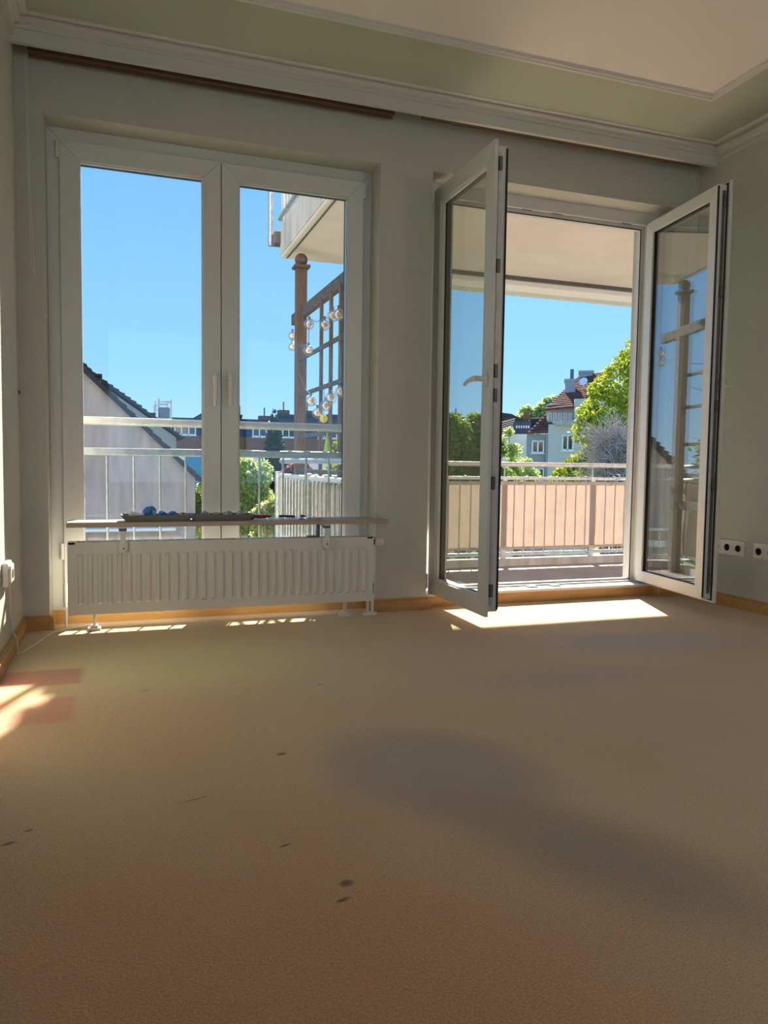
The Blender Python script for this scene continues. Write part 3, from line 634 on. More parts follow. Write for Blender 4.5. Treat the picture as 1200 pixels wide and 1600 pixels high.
# side railing
SX = 1.80
sr = thing('side_railing', 'galvanised side railing of the balcony with cloth behind its bars', 'railing', (SX, 1.8, BF))
def W7(mb): mb.v = [(x-SX, y-1.8, z-BF) for x, y, z in mb.v]; return mb
W7(MB().tube([(SX, 0.42, 0.780), (SX, RY-0.03, 0.780)], 0.020, 12)).build('handrail', STEEL, sr, smooth=True)
W7(MB().tube([(SX, 0.42, 0.650), (SX, RY-0.03, 0.650)], 0.019, 12)).build('top_bar', STEEL_PALE, sr, smooth=True)
W7(MB().tube([(SX, 0.42, -0.13), (SX, RY-0.03, -0.13)], 0.018, 10)).build('bottom_bar', STEEL, sr, smooth=True)
for y in (3.20, 2.03, 0.86):
    W7(MB().tube([(SX-0.01, y, BF-0.15), (SX-0.01, y, 0.684)], 0.031, 14)).build('post', STEEL, sr, smooth=True)
y = 0.5
while y < RY: W7(MB().tube([(SX, y, -0.13), (SX, y, 0.645)], 0.012, 8)).build('baluster', STEEL, sr, smooth=True); y += 0.118
cloth('privacy_cloth', (SX+0.026, 0.45, 0), (SX+0.026, 3.0, 0), -0.08, 0.62, sr, Vector((SX, 1.8, BF)))
# timber trellis, standing just inside the side railing
TXX = 1.90
TP = lambda px, py: at(px, py, 0, TXX)
pt = TP(470, 500); TRY = pt.y
tr = thing('timber_trellis', 'weathered timber trellis with ball topped post on the balcony side', 'trellis', (TXX, TRY, BF))
def W8(mb): mb.v = [(x-TXX, y-TRY, z-BF) for x, y, z in mb.v]; return mb
zcap = TP(467, 424).z; zb_ = TP(467, 411).z; zb1 = TP(462, 486).z; zb0 = TP(462, 503).z
W8(MB().box(TXX-0.045, TXX+0.045, TRY-0.045, TRY+0.045, BF, zcap)).build('post', WOOD_GREY, tr, bevel=0.006)
W8(MB().box(TXX-0.068, TXX+0.068, TRY-0.068, TRY+0.068, zcap, zcap+0.028)).build('post_cap', WOOD_GREY, tr, bevel=0.006)
W8(MB().sphere((TXX, TRY, zcap+0.028+0.048), 0.055, 20, 12)).build('finial', WOOD_GREY, tr, smooth=True)
yt_ = TP(455, 495).y
W8(MB().box(TXX+0.000, TXX+0.044, 0.55, yt_, zb0, zb1)).build('top_beam', WOOD_BEAM, tr, bevel=0.006)
W8(MB().box(TXX-0.020, TXX+0.020, 0.60, TRY-0.05, 0.37, 0.45)).build('bottom_beam', WOOD_BEAM, tr, bevel=0.006)
ys = [TP(px, 570).y for px in (502, 517, 532)]; ys += [ys[-1]-0.26, ys[-1]-0.52]
for y in ys:
    W8(MB().box(TXX-0.012, TXX+0.010, y-0.020, y+0.020, 0.41, zb0+0.02)).build('slat', WOOD_GREY, tr, bevel=0.002)
for z in (TP(484, 614).z, TP(484, 556).z, 0.99, 0.70): W8(MB().box(TXX-0.030, TXX-0.012, 0.60, TRY-0.05, z-0.016, z+0.016)).build('cross_slat', WOOD_BEAM, tr, bevel=0.002)
W8(MB().box(TXX-0.045, TXX+0.045, 0.50, 0.59, BF, 2.2)).build('post', WOOD_GREY, tr, bevel=0.006)
# string lights
BULB = glass('clear_bulb_glass', (0.93, 0.86, 0.80), 0.22, 0.05)
FIL = mat('bulb_core', (0.85, 0.68, 0.50), 0.5, 0.1, 30, trans=0.4)
sl = thing('string_lights', 'garland of clear globe bulbs draped over the timber trellis', 'string lights', (TXX, TRY, 1.9))
prev = None; path = []
SXX = TXX-0.10
bul = [(457, 525, 2.48), (457, 542, 2.46), (482, 548, 2.28), (483, 507, 2.28), (507, 508, 1.86), (520, 494, 1.56), (529, 492, 1.45), (533, 612, 1.28), (517, 622, 1.50), (509, 634, 1.62), (496, 646, 1.83), (486, 627, 2.15), (470, 600, 2.5), (465, 575, 2.52)]
W9 = lambda mb: (setattr(mb, 'v', [(x-TXX, y-TRY, z-1.9) for x, y, z in mb.v]), mb)[1]
for px, py, Y in bul:
    p = at(px, py, 0, SXX if px > 466 else TXX+0.02); path.append(p+Vector((0, 0, 0.05)))
    if px in (470, 465): continue
    bb = W9(MB().sphere(p, 0.040, 14, 10)).build('bulb', BULB, sl, smooth=True)
    W9(MB().sphere(p+Vector((0.003, -0.002, 0)), 0.019, 8, 6)).build('filament', FIL, bb, smooth=True)
    W9(MB().tube([p+Vector((0, 0, 0.038)), p+Vector((0, 0, 0.062))], 0.009, 8)).build('bulb_holder', METAL, bb)
for a_, b_ in zip(path[:-1], path[1:]):
    mid = (a_+b_)/2-Vector((0, 0, 0.03)); W9(MB().tube([a_, mid, b_], 0.0025, 5)).build('wire', METAL, sl)
GREENP = mat('pale_green_plastic', (0.30, 0.55, 0.10), 0.6, 0.05, 8, trans=0.3)
pb = at(511, 712, 0, SX); pz = at(511, 676, 0, SX).z
pr = thing('green_cone', 'small pale green cone ornament on the side handrail behind the trellis slats', 'ornament', (SX, pb.y, 0.80))
MB().lathe([(0.024, 0.008), (0.030, 0.012), (0.018, (pz-0.8)*0.55), (0.004, pz-0.80)], (0, 0, 0), n=12).build('cone', GREENP, pr, smooth=True)
MB().lathe([(0.022, 0), (0.022, 0.008)], (0, 0, 0), n=12).build('clip', METAL, pr)
YEL = mat('yellow_green_plastic', (0.62, 0.62, 0.12), 0.5, 0.2, 40, trans=0.3)
p = at(506, 654, 0, TXX-0.09); bl = thing('yellow_lantern', 'small yellow green paper lantern hanging below the globe bulbs', 'lantern', tuple(p))
MB().lathe([(0.008, -0.03), (0.024, -0.02), (0.030, 0), (0.024, 0.02), (0.008, 0.03)], (0, 0, 0), n=9).build('shade', YEL, bl); zc_ = TP(484, 614).z-p.z; MB().tube([(0, 0, 0.03), (0, 0, zc_), (TXX-0.032-p.x, 0, zc_)], 0.002, 5).build('hanger', METAL, bl)

# ------------------------------------------------------------------ outside world
GZ = -9.0
GROUND = mat('garden_lawn', (0.10, 0.16, 0.04), 0.95, 0.0, 0.3, col2=(0.20, 0.24, 0.08))
struct('ground', MB().box(-120, 160, 0.5, 220, GZ-0.5, GZ), GROUND, 'green garden ground far below')
REND_PINK = mat('pinkish_render', (0.40, 0.32, 0.29), 0.95, 0.0, 2.2, col2=(0.56, 0.44, 0.39), stretch=(2.5, 1, 0.5), detail=8, bump=0.1, bscale=8)
REND_GREY = mat('grey_render', (0.34, 0.37, 0.39), 0.95, 0.06, 1.5)
REND_BLUE = mat('blue_grey_render', (0.56, 0.56, 0.54), 0.95, 0.03, 1.5)
REND_WHITE = mat('white_render', (0.88, 0.84, 0.76), 0.95, 0.03, 1.5)
TILE_DK = mat('dark_roof_tiles', (0.050, 0.050, 0.055), 0.95, 0.2, 6, stretch=(1, 1, 5), spec=0.05)
TILE_RED = mat('red_brown_roof_tiles', (0.14, 0.055, 0.045), 0.95, 0.0, 5, col2=(0.24, 0.11, 0.09), spec=0.05)
BRICK = mat('dark_brick', (0.20, 0.09, 0.06), 0.9, 0.2, 8)
WFR = mat('white_window_frames', (0.82, 0.84, 0.86), 0.5, 0.02, 5)
PANE = mat('dark_window_pane', (0.02, 0.035, 0.05), 0.08, 0.2, 1, spec=0.8)
SLATE = mat('slate_cladding', (0.055, 0.07, 0.10), 0.7, 0.15, 4)
def win_rect(parent, x0, x1, z0, z1, y, nb=2, off=(0, 0, 0), fr=0.06):
    w = MB().ring(x0-off[0], z0-off[2], x1-off[0], z1-off[2], fr, y-0.05-off[1], y+0.02-off[1])
    for k in range(1, nb):
        xx = x0+(x1-x0)*k/nb; w.box(xx-fr/2-off[0], xx+fr/2-off[0], y-0.05-off[1], y+0.02-off[1], z0-off[2], z1-off[2])
    w.box(x0-0.05-off[0], x1+0.05-off[0], y-0.10-off[1], y-off[1], z0-0.05-off[2], z0-off[2])
    o = w.build('window', WFR, parent)
    MB().box(x0+fr/2-off[0], x1-fr/2-off[0], y-0.02-off[1], y+0.01-off[1], z0+fr/2-off[2], z1-fr/2-off[2]).build('pane', PANE, o)
    return o
def tile_roof(parent, e0, e1, r0, r1, n, m, thick=0.10, off=Vector((0, 0, 0)), name='roof'):
    """n overlapping courses between eave line e0-e1 and ridge line r0-r1"""
    mb = MB(); e0, e1, r0, r1 = map(Vector, (e0, e1, r0, r1)); nn = (e1-e0).cross(r0-e0).normalized()
    if nn.z < 0: nn = -nn
    for i in range(n):
        a0, a1 = e0.lerp(r0, i/n), e1.lerp(r1, i/n); b0, b1 = e0.lerp(r0, (i+1.0)/n), e1.lerp(r1, (i+1.0)/n)
        lo = [a0-off, a1-off, b1-off, b0-off]
        mb.hexa(lo, [lo[0]+nn*thick, lo[1]+nn*thick, lo[2]+nn*thick*0.6, lo[3]+nn*thick*0.6])
    return mb.build(name, m, parent)
# gabled neighbour close on the left
ga = thing('gabled_house', 'large pinkish rendered gable wall with dark verge close on the left', 'house', (-3.5, 18, GZ))
og = Vector((-3.5, 18, GZ)); Wg = lambda mb: (setattr(mb, 'v', [tuple(Vector(v)-og) for v in mb.v]), mb)[1]
ex, ez = 2.05, 0.42; rx, rz = -0.75, 0.42+(2.05+0.75)*0.969
Wg(MB().prism([(-3.55, GZ), (ex, GZ), (ex, ez), (rx, rz), (-3.55, ez)], 14, 22)).build('wall', REND_PINK, ga)
tile_roof(ga, (ex+0.14, 13.85, ez-0.12), (ex+0.14, 22.1, ez-0.12), (rx, 13.85, rz), (rx, 22.1, rz), 16, TILE_DK, 0.08, og)
tile_roof(ga, (-3.71, 22.1, ez-0.16), (-3.71, 13.85, ez-0.16), (rx, 22.1, rz), (rx, 13.85, rz), 26, TILE_DK, 0.16, og)
Wg(MB().hexa(*bar((ex+0.12, 13.84, ez-0.10), (rx, 13.84, rz+0.01), 0.06, 0.09))).build('verge_board', TILE_DK, ga)
for px, py in ((151, 590), (168, 607)):
    p = atY(px, py, 15); Wg(MB().box(p.x-0.09, p.x+0.09, p.y-0.1, p.y+0.1, p.z-0.35, p.z+0.02).box(p.x-0.05, p.x+0.12, p.y-0.1, p.y+0.1, p.z, p.z+0.08)).build('roof_hook', TILE_DK, ga)
win_rect(ga, -1.15, -0.28, -1.9, -0.05, 14.0, 2, og)
win_rect(ga, 0.3, 1.3, -3.6, -2.2, 14.0, 2, og)
Wg(MB().box(-3.5, 1.6, 13.7, 14.0, -1.18, -1.02).box(-3.5, 1.6, 13.7, 14.0, -0.78, -0.72)).build('string_course', REND_WHITE, ga)
# second gabled house behind it
gb = thing('rear_gabled_house', 'grey gabled house with swept dark roof behind the pinkish gable', 'house', (-2, 28, GZ))
ob = Vector((-2, 28, GZ)); Wb = lambda mb: (setattr(mb, 'v', [tuple(Vector(v)-ob) for v in mb.v]), mb)[1]
Wb(MB().prism([(2.40, GZ), (2.40, 1.62), (1.1, 2.55), (-0.4, 3.6), (-1.0, 4.15), (-5.5, 0.5), (-5.5, GZ)], 25, 33)).build('wall', REND_GREY, gb)
tile_roof(gb, (2.62, 24.8, 1.55), (2.62, 33.1, 1.55), (1.15, 24.8, 2.60), (1.15, 33.1, 2.60), 8, TILE_DK, 0.12, ob)
tile_roof(gb, (1.15, 24.8, 2.60), (1.15, 33.1, 2.60), (-0.4, 24.8, 3.68), (-0.4, 33.1, 3.68), 8, TILE_DK, 0.14, ob)
tile_roof(gb, (-0.4, 24.8, 3.68), (-0.4, 33.1, 3.68), (-1.0, 24.8, 4.26), (-1.0, 33.1, 4.26), 4, TILE_DK, 0.14, ob)
tile_roof(gb, (-5.7, 33.1, 0.4), (-5.7, 24.8, 0.4), (-1.0, 33.1, 4.26), (-1.0, 24.8, 4.26), 20, TILE_DK, 0.14, ob)
a_ = atY(243, 645, 27); Wb(MB().box(0.9, a_.x, 27, 30, 1.9, a_.z)).build('dormer', TILE_DK, gb)
a_ = atY(250, 637, 27.5); Wb(MB().box(a_.x-0.05, a_.x+0.35, 27.2, 27.8, 1.9, a_.z)).build('chimney', REND_GREY, gb)
# scaffolding
sf = thing('scaffold_tower', 'thin steel scaffold tower rising above the rear roofs', 'scaffold', (3.3, 36, GZ))
osf = Vector((3.3, 36, GZ)); Ws = lambda mb: (setattr(mb, 'v', [tuple(Vector(v)-osf) for v in mb.v]), mb)[1]
P_ = lambda px, py, Y=36: atY(px, py, Y)
for px, ptop, Y in ((241, 632, 36), (248, 623, 36), (261, 629, 37), (267, 624, 37), (243, 626, 37)):
    a_ = P_(px, ptop, Y); Ws(MB().tube([(a_.x, Y, GZ), (a_.x, Y, a_.z)], 0.05, 6)).build('standard', STEEL_PALE, sf)
for px0, px1, py, Y in ((248, 267, 628, 36.5), (248, 262, 632, 36), (241, 249, 634, 36), (241, 267, 641, 36.5), (248, 267, 645, 37)):
    Ws(MB().tube([P_(px0, py, Y), P_(px1, py+0.5, Y)], 0.05, 6)).build('ledger', STEEL_PALE, sf)
TARP = mat('blue_tarpaulin', (0.05, 0.25, 0.45), 0.6, 0.2, 3)
a_ = P_(292, 710, 36); b_ = P_(313, 765, 36); Ws(MB().box(a_.x, b_.x+0.4, 36.2, 36.3, b_.z, a_.z)).build('netting', TARP, sf)
# row of flat roofed town houses at 45 m
def row_house(px0, px1, ptop, Y, matw, chim, label, lower=REND_WHITE, seed=0):
    a_ = atY(px0, ptop, Y); b_ = atY(px1, ptop, Y); x0, x1, zt_ = atY(px0, 650, Y).x, atY(px1, 650, Y).x-0.03, a_.z; o_ = Vector(((x0+x1)/2, Y, GZ))
    h = thing('town_house', label, 'house', tuple(o_), 'row of town houses across the gardens')
    Wh = lambda mb: (setattr(mb, 'v', [tuple(Vector(v)-o_) for v in mb.v]), mb)[1]
    z1 = 1.55
    Wh(MB().box(x0, x1, Y, Y+9, GZ, z1)).build('lower_wall', lower, h)
    Wh(MB().box(x0, x1, Y-0.2, Y+9, z1, 2.35)).build('brick_band', BRICK, h)
    Wh(MB().prism([(Y-0.1, 2.35), (Y+0.9, zt_-0.12), (Y+9, zt_-0.12), (Y+9, 2.35)], x0, x1, 'x')).build('mansard_roof', matw, h)
    Wh(MB().box(x0, x1, Y+0.6, Y+9.2, zt_-0.14, zt_)).build('roof_edge', TILE_DK, h)
    nw = max(1, int((x1-x0)/2.2))
    for k in range(nw):
        xc = x0+(x1-x0)*(k+0.5)/nw
        Wh(MB().box(xc-0.75, xc+0.75, Y-0.12, Y+0.5, 2.30, 3.18)).build('dormer', matw, h)
        win_rect(h, xc-0.65, xc+0.65, 2.38, 3.08, Y-0.14, 3, tuple(o_), 0.07)
        win_rect(h, xc-0.6, xc+0.6, -1.6, -0.3, Y-0.02, 2, tuple(o_), 0.07)
        win_rect(h, xc-0.6, xc+0.6, -4.4, -3.1, Y-0.02, 2, tuple(o_), 0.07)
    for cx, ch in chim:
        p = atY(cx, ch, Y+1.5); c_ = Wh(MB().box(p.x-0.35, p.x+0.35, Y+1.2, Y+1.9, zt_-0.3, p.z)).build('chimney', BRICK, h)
        Wh(MB().tube([(p.x, Y+1.5, p.z), (p.x, Y+1.5, p.z+0.55)], 0.05, 6)).build('flue', METAL, c_)
    return h
row_house(262, 316, 651, 45, SLATE, [], 'town house at the far left of the row beside the scaffold')
row_house(316, 382, 645, 45, SLATE, [(366, 634)], 'town house behind the middle of the left window')
row_house(382, 438, 654, 45, SLATE, [(413, 650)], 'lower town house with one small chimney above the green tree')
row_house(438, 474, 646, 45, SLATE, [(443, 641)], 'town house with tall chimney left of the timber post')
row_house(474, 548, 645, 45, SLATE, [(480, 642)], 'town house seen through the trellis slats')
row_house(690, 765, 650, 60, TILE_DK, [(712, 647)], 'long dark roofed house beyond the trees left of the door leaf')
# houses on the right stand turned towards the flat: built in a frame rotated about z
ALPHA = YAW+math.atan((862-600)/F); EX = Vector((math.cos(ALPHA), -math.sin(ALPHA), 0)); EY = Vector((math.sin(ALPHA), math.cos(ALPHA), 0))
def q(px, py, Y=28):
    d = fw*F + RT*(px-600) - UP*(py-800); k_ = (Y+9)/d.dot(EY)
    return Vector((d.dot(EX)*k_, Y, CAM.z+d.z*k_))
def turned(name, label, o_):
    w_ = Vector((CAM.x, CAM.y, 0))+EX*o_.x+EY*(o_.y+9); h = thing(name, label, 'house', (w_.x, w_.y, GZ)); h.rotation_euler = (0, 0, -ALPHA); return h
# right hand blue grey house
obh = Vector((q(870, 680, 30).x, 30, GZ)); bh = turned('blue_grey_house', 'blue grey house with red tiled roof and row of attic windows', obh); Wq = lambda mb: (setattr(mb, 'v', [tuple(Vector(v)-obh) for v in mb.v]), mb)[1]
a_ = q(823, 678); b_ = q(857, 678); Wq(MB().box(a_.x, b_.x+0.2, 28, 34, GZ, a_.z)).build('bay_wall', REND_GREY, bh)
c_ = q(857, 663, 27.7); d_ = q(925, 663, 27.7); Wq(MB().box(c_.x, d_.x, 27.7, 34, GZ, c_.z)).build('main_wall', REND_BLUE, bh)
a2 = q(866, 657, 27.5); b2 = q(901, 664, 27.5); Wq(MB().box(a2.x, b2.x, 27.4, 27.75, b2.z, a2.z)).build('parapet', CONC_EDGE, bh)
e0 = q(824, 678, 27.8); e1 = q(862, 677, 27.8); t1 = q(853, 648, 29.2); t2 = q(862, 648, 29.2)
tile_roof(bh, e0, e1, t1, t2, 7, TILE_RED, 0.10, obh, 'side_roof')
a3 = q(854, 641, 28.6); b3 = q(897, 662, 28.6); Wq(MB().box(a3.x, b3.x, 28.6, 33, b3.z, a3.z+0.3)).build('attic_wall', REND_BLUE, bh)
for p0, p1 in ((856, 862), (864, 870), (872, 878), (880, 886), (888, 894)):
    u_ = q(p0, 645, 28.6); v_ = q(p1, 660, 28.6); win_rect(bh, u_.x, v_.x, v_.z, u_.z, 28.58, 1, tuple(obh), 0.05)
e0 = q(851, 642, 28.2); e1 = q(930, 634, 28.2); t1 = q(880, 613, 31); t2 = q(945, 606, 31)
tile_roof(bh, e0, e1, t1, t2, 9, TILE_RED, 0.12, obh)
e0 = q(880, 613, 31); e1 = q(950, 606, 31); t1 = q(905, 590, 33.5); t2 = q(955, 580, 33.5)
tile_roof(bh, e0, e1, t1, t2, 9, TILE_RED, 0.12, obh, 'upper_roof')
a4 = q(898, 623, 28.0); Wq(MB().box(a4.x, a4.x+1.6, 28.0, 31, GZ+8, a4.z)).build('dormer_wall', REND_BLUE, bh)
for p0, p1, pt_, pb_, Y, pip in ((883, 899, 592, 617, 30.5, 577), (905, 926, 579, 596, 33, 0)):
    u_ = q(p0, pt_, Y); v_ = q(p1, pb_, Y); ch = Wq(MB().box(u_.x, v_.x, Y, Y+0.8, v_.z-0.8, u_.z).box(u_.x-0.05, v_.x+0.05, Y-0.05, Y+0.85, u_.z-0.12, u_.z)).build('chimney', REND_GREY, bh)
    if pip:
        w_ = q(894, pip, Y+0.4); Wq(MB().tube([(w_.x, Y+0.4, u_.z), (w_.x, Y+0.4, w_.z)], 0.09, 8)).build('flue', METAL, ch)
p = q(912, 597, 30.6); Wq(MB().lathe([(0.02, -0.05), (0.18, 0.02), (0.22, 0.07)], p, (-0.4, -1, 0.5), 14).tube([p, p+Vector((0, 0.6, -0.6))], 0.03, 6)).build('satellite_dish', WFR, bh)
for p0, p1, pt_, pb_, Y, nb in ((831, 850, 688, 708, 28, 2), (831, 850, 731, 752, 28, 2), (878, 896, 679, 704, 27.7, 2), (876, 896, 731, 756, 27.7, 2)):
    u_ = q(p0, pt_, Y); v_ = q(p1, pb_, Y); win_rect(bh, u_.x, v_.x, v_.z, u_.z, Y, nb, tuple(obh), 0.07)
u_ = q(857, 678, 27.9); Wq(MB().tube([(u_.x-0.05, 27.85, GZ), (u_.x-0.05, 27.85, u_.z)], 0.06, 8)).build('downpipe', STEEL, bh)
owh = Vector((q(800, 680, 36).x, 36, GZ)); wh = turned('white_house', 'white walled house with dark flat attic beside the blue grey house', owh); Wv = lambda mb: (setattr(mb, 'v', [tuple(Vector(v)-owh) for v in mb.v]), mb)[1]
a_ = q(770, 678, 34.4); b_ = q(826, 678, 34.4); Wv(MB().box(a_.x, b_.x, 34.4, 41, GZ, a_.z)).build('wall', REND_WHITE, wh)
c_ = q(802, 659, 34.6); Wv(MB().box(c_.x, b_.x+0.1, 34.6, 39, a_.z, c_.z)).build('attic', SLATE, wh)
for k in range(6):
    px = 806.5+k*3.7; u_ = q(px, 665, 34.6); v_ = q(px+1.9, 669, 34.6); Wv(MB().box(u_.x, v_.x, 34.5, 34.6, v_.z, u_.z)).build('attic_opening', WFR, wh)
tile_roof(wh, q(770, 690, 34.2), q(803, 676, 34.2), q(775, 663, 37.5), q(806, 655, 37.5), 7, TILE_DK, 0.12, owh)
tile_roof(wh, q(826, 676, 35), q(845, 676, 35), q(829, 654, 36), q(850, 654, 36), 7, TILE_DK, 0.12, owh, 'rear_roof')
Wv(MB().hexa(*bar(q(785, 681, 34.1), q(801, 670, 34.1), 0.12, 0.14))).build('bargeboard', WFR, wh)
p = q(822, 644, 36); Wv(MB().box(p.x-0.15, p.x+0.15, 36, 36.4, c_.z-0.4, p.z)).build('chimney', BRICK, wh)
odk = Vector((q(788, 680, 50).x, 50, GZ)); dk = turned('dark_roofed_house', 'distant house with dark pitched roof just right of the door leaf', odk); Wk = lambda mb: (setattr(mb, 'v', [tuple(Vector(v)-odk) for v in mb.v]), mb)[1]
a_ = q(770, 665, 48); b_ = q(806, 665, 48); c_ = q(788, 643, 48); Wk(MB().box(a_.x, b_.x, 48, 54, GZ, a_.z)).build('wall', BRICK, dk)
Wk(MB().prism([(a_.x-0.3, a_.z-0.1), (b_.x+1.5, a_.z-0.1), (q(800, 645, 48).x, c_.z-0.2), (c_.x-1.0, c_.z)], 47.6, 54.4)).build('roof', TILE_DK, dk)

# ------------------------------------------------------------------ trees
import numpy as np
def leaf_mat(name, c0, c1, trans=0.5):
    return mat(name, c0, 0.6, 0, 5.0, col2=c1, trans=trans, spec=0.25, detail=6)
LEAF_Y = leaf_mat('yellow_green_leaves', (0.07, 0.13, 0.015), (0.52, 0.58, 0.05), 0.42)
LEAF_G = leaf_mat('mid_green_leaves', (0.07, 0.13, 0.03), (0.36, 0.46, 0.10), 0.45)
LEAF_D = leaf_mat('dark_conifer_needles', (0.012, 0.03, 0.018), (0.04, 0.075, 0.035), 0.2)
LEAF_R = leaf_mat('dark_red_leaves', (0.16, 0.03, 0.04), (0.45, 0.12, 0.12), 0.4)
LEAF_P = leaf_mat('pale_blossom_leaves', (0.30, 0.40, 0.10), (0.75, 0.70, 0.40), 0.5)
LEAF_S = leaf_mat('pale_spring_leaves', (0.20, 0.30, 0.08), (0.66, 0.74, 0.30), 0.48)
BARK = mat('grey_bark', (0.13, 0.11, 0.10), 0.95, 0.0, 6, col2=(0.26, 0.23, 0.21), stretch=(3, 3, 0.6))
TWIG = mat('pale_grey_twigs', (0.38, 0.34, 0.31), 0.9, 0.2, 6)
def tree(name, label, cat, blobs, n, size, m, base, trunk_r=0.18, group=None, seed=0, shell=0.75, bark=BARK, nlimb=6):
    """blobs: (x, y, z, rx, rz); leaves are small folded quads scattered in the outer shell of every blob"""
    rng = np.random.default_rng(seed); t = thing(name, label, cat, base, group); B = np.array(base)
    bl_ = np.array([(b_[0], b_[1], b_[2], b_[3], b_[4]) for b_ in blobs]); wgt = bl_[:, 3]**2*bl_[:, 4]; wgt = (wgt**0.67); wgt /= wgt.sum()
    idx = rng.choice(len(blobs), n, p=wgt); d = rng.normal(size=(n, 3)); d /= np.linalg.norm(d, axis=1)[:, None]
    r = shell+(1-shell)*rng.random(n); lump = 1+0.16*np.sin(d[:, 0]*5+idx)*np.cos(d[:, 2]*6+idx*2)+0.14*np.sin(d[:, 0]*13+idx*3)*np.sin(d[:, 1]*11+idx)*np.cos(d[:, 2]*14+idx)
    c_ = bl_[idx, :3]+d*np.stack([bl_[idx, 3], bl_[idx, 3], bl_[idx, 4]], 1)*(r*lump)[:, None] - B
    u = rng.normal(size=(n, 3)); u /= np.linalg.norm(u, axis=1)[:, None]; w = np.cross(u, rng.normal(size=(n, 3))); w /= np.linalg.norm(w, axis=1)[:, None]
    s = size*(0.6+0.8*rng.random(n))[:, None]
    v = np.stack([c_-u*s, c_+w*s*0.45, c_+u*s, c_-w*s*0.45], 1).reshape(-1, 3)
    me = bpy.data.meshes.new('foliage'); me.vertices.add(4*n); me.vertices.foreach_set('co', v.ravel())
    me.loops.add(4*n); me.polygons.add(n); me.loops.foreach_set('vertex_index', np.arange(4*n)); me.polygons.foreach_set('loop_start', np.arange(0, 4*n, 4))
    me.update(calc_edges=True); me.validate(); me.materials.append(m)
    f = bpy.data.objects.new('foliage', me); COL.objects.link(f); f.parent = t; f['kind'] = 'stuff'
    if trunk_r:
        top = Vector(bl_[:, :3].mean(0)-B); k = MB().tube([(0, 0, 0), top*0.5, top], [trunk_r, trunk_r*0.75, trunk_r*0.35], 9); k.build('trunk', bark, t, smooth=True)
        for b_ in sorted(blobs, key=lambda q_: -q_[3])[:nlimb]:
            e_ = Vector((b_[0], b_[1], b_[2]))-Vector(base); s_ = top*0.45
            MB().tube([s_, s_.lerp(e_, 0.5)+Vector((0, 0, 0.15)), e_], [trunk_r*0.5, trunk_r*0.35, trunk_r*0.15], 7).build('branch', bark, t, smooth=True)
    return t
def blob(px, py, Y, pr_, ratio=1.0):
    p = atY(px, py, Y); s = (p-CAM).dot(fw)/F; return (p.x, p.y, p.z, pr_*s, pr_*s*ratio)
def tr_at(name, label, cat, bl, n, size, m, **kw):
    B = [blob(*b_) for b_ in bl]; cx = sum(b_[0] for b_ in B)/len(B); cy = sum(b_[1] for b_ in B)/len(B)
    return tree(name, label, cat, B, n, size, m, (cx, cy, GZ), **kw)
G_ = 'trees in the gardens'
tr_at('leafy_tree', 'tall sunlit yellow green tree filling the right side of the door view', 'tree',
      [(975, 600, 17, 42), (950, 640, 16.5, 40), (1010, 560, 17.5, 40), (1005, 640, 17, 55), (925, 672, 16, 32), (960, 700, 16.5, 45), (1030, 700, 17, 60), (930, 718, 16.2, 30), (985, 565, 17.3, 26), (905, 735, 16.5, 28), (930, 610, 16.6, 14), (915, 645, 16.4, 16), (1060, 620, 18, 60), (950, 745, 16.5, 40), (880, 748, 16.5, 22), (1040, 780, 17, 70), (930, 800, 17, 60)],
      42000, 0.065, LEAF_Y, group=G_, seed=1, trunk_r=0.22, shell=0.6)
tr_at('dense_tree', 'dense mid green tree seen through the left door leaf', 'tree',
      [(700, 690, 19, 42), (735, 690, 19.5, 34), (760, 700, 19.8, 32), (712, 735, 19, 38), (750, 740, 19, 40), (690, 665, 19, 26), (742, 662, 19.5, 18), (665, 720, 19, 45), (720, 790, 19, 60), (775, 760, 19.4, 34)],
      26000, 0.08, LEAF_G, group=G_, seed=2, shell=0.6)
tr_at('young_tree', 'thin pale green tree in front of the white house', 'tree', [(800, 705, 22, 16), (805, 735, 22, 20), (822, 725, 22.5, 12), (795, 675, 22.5, 9), (830, 745, 22, 16), (812, 775, 22, 30)], 3600, 0.075, LEAF_S, group=G_, seed=3, trunk_r=0.08, shell=0.2)
tr_at('distant_tree', 'feathery light green tree on the skyline left of the blue grey house', 'tree', [(822, 648, 55, 14), (845, 645, 55, 16), (860, 634, 55, 15), (832, 655, 55, 14), (868, 650, 55, 18), (815, 655, 54, 10)], 5200, 0.20, LEAF_S, group=G_, seed=4, shell=0.3)
tr_at('garden_tree', 'bright green tree low in the middle of the left window', 'tree', [(395, 760, 20, 30), (385, 800, 20, 32), (405, 740, 20.5, 22), (410, 785, 20, 24), (380, 735, 20.5, 22), (360, 770, 20.5, 28), (400, 835, 20, 36), (330, 760, 20, 22), (322, 830, 20, 28)], 15000, 0.065, LEAF_S, group=G_, seed=5, shell=0.55)
cn = [(428, 642+i*11, 26, 4+i*2.6, 1.0) for i in range(16)]
tr_at('conifer', 'dark narrow conifer beside the green tree in the left window', 'tree', cn, 9000, 0.10, LEAF_D, group=G_, seed=6, shell=0.5, nlimb=3)
tr_at('red_shrub', 'dark red leaved shrub above the side railing', 'shrub', [(458, 738, 24, 14), (474, 735, 24, 13), (448, 745, 24, 12), (485, 745, 24, 12), (465, 760, 24, 22)], 3500, 0.08, LEAF_R, seed=7, trunk_r=0.08, shell=0.5)
tr_at('flowering_bush', 'pale yellow flowering bush below the conifer', 'shrub', [(412, 800, 17, 16), (425, 790, 17, 13), (400, 812, 17, 16), (430, 812, 17, 16), (418, 840, 17, 26)], 3600, 0.06, LEAF_P, seed=8, trunk_r=0.07, shell=0.5)
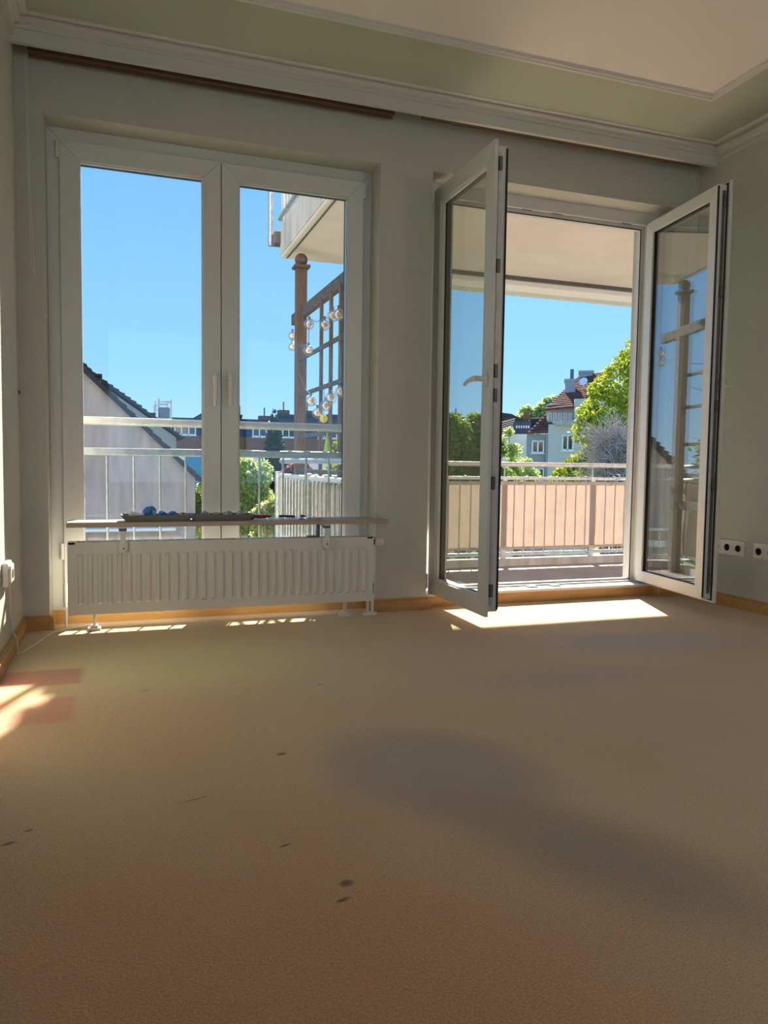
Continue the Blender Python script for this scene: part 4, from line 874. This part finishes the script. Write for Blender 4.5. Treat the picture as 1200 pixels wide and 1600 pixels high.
tr_at('hedge_tree', 'low yellow green tree behind the trellis slats', 'tree', [(520, 745, 22, 20), (545, 742, 22, 18), (500, 750, 22, 14), (575, 745, 22, 30), (530, 700, 24, 12), (620, 740, 22, 40)], 5500, 0.085, LEAF_Y, group=G_, seed=9, shell=0.5)
tr_at('corner_tree', 'small green tree at the foot of the pinkish gable', 'tree', [(312, 775, 24, 14), (308, 800, 24, 16), (318, 830, 24, 20)], 2600, 0.08, LEAF_G, group=G_, seed=10, shell=0.4)
tree('hedge_tree', 'dark green tree left of the pinkish gable, seen mirrored in the door glass', 'tree', [(-6.2, 17, 1.0, 1.1, 1.0), (-7.6, 18, 1.3, 1.2, 1.2), (-9.2, 18, 0.9, 1.3, 1.3), (-11, 19, 1.2, 1.6, 1.4), (-8, 17.5, -1.2, 3.0, 1.8), (-6.3, 16.5, -1.5, 1.5, 2.0), (-12, 19, -1.2, 2.5, 2.0)],
     9000, 0.10, LEAF_G, (-8.5, 18, GZ), group=G_, seed=11, shell=0.5)
# bare twiggy tree in front of the big tree
def twiggy(base, cen, R_, n, label):
    rnd = random.Random(5); t = thing('twiggy_tree', label, 'tree', base, G_); B = Vector(base); mb = MB()
    for i in range(n):
        a_ = rnd.uniform(0, 2*math.pi); c_ = Vector(cen)+Vector((math.cos(a_)*R_*rnd.uniform(0, .8), math.sin(a_)*R_*0.5*rnd.uniform(0, .8), rnd.uniform(-1.0, .5)*R_))-B
        d = Vector((rnd.uniform(-1, 1), rnd.uniform(-.5, .5), rnd.uniform(-.1, .9))).normalized(); L_ = rnd.uniform(0.5, 1.1)
        mb.tube([c_, c_+d*L_*.5+Vector((0, 0, rnd.uniform(0, .12))), c_+d*L_+Vector((rnd.uniform(-.1, .1), 0, -0.08))], [0.011, 0.008, 0.004], 3, cap=False)
    mb.build('twigs', TWIG, t, kind='stuff')
    MB().tube([(0, 0, 0), (0, 0, (Vector(cen)-B).z*0.6), Vector(cen)-B], [0.15, 0.11, 0.04], 8).build('trunk', BARK, t, smooth=True)
    for k in range(7):
        a_ = 2*math.pi*k/7; e_ = Vector(cen)+Vector((math.cos(a_)*R_*.8, math.sin(a_)*R_*.4, R_*.3))-B
        MB().tube([Vector((0, 0, (Vector(cen)-B).z*0.6)), e_*0.8, e_], [0.05, 0.035, 0.012], 6).build('branch', BARK, t, smooth=True)
p = atY(965, 712, 13.3)
twiggy((p.x, p.y, GZ), tuple(p), 0.95, 1300, 'grey bare twigged tree in front of the yellow green tree')
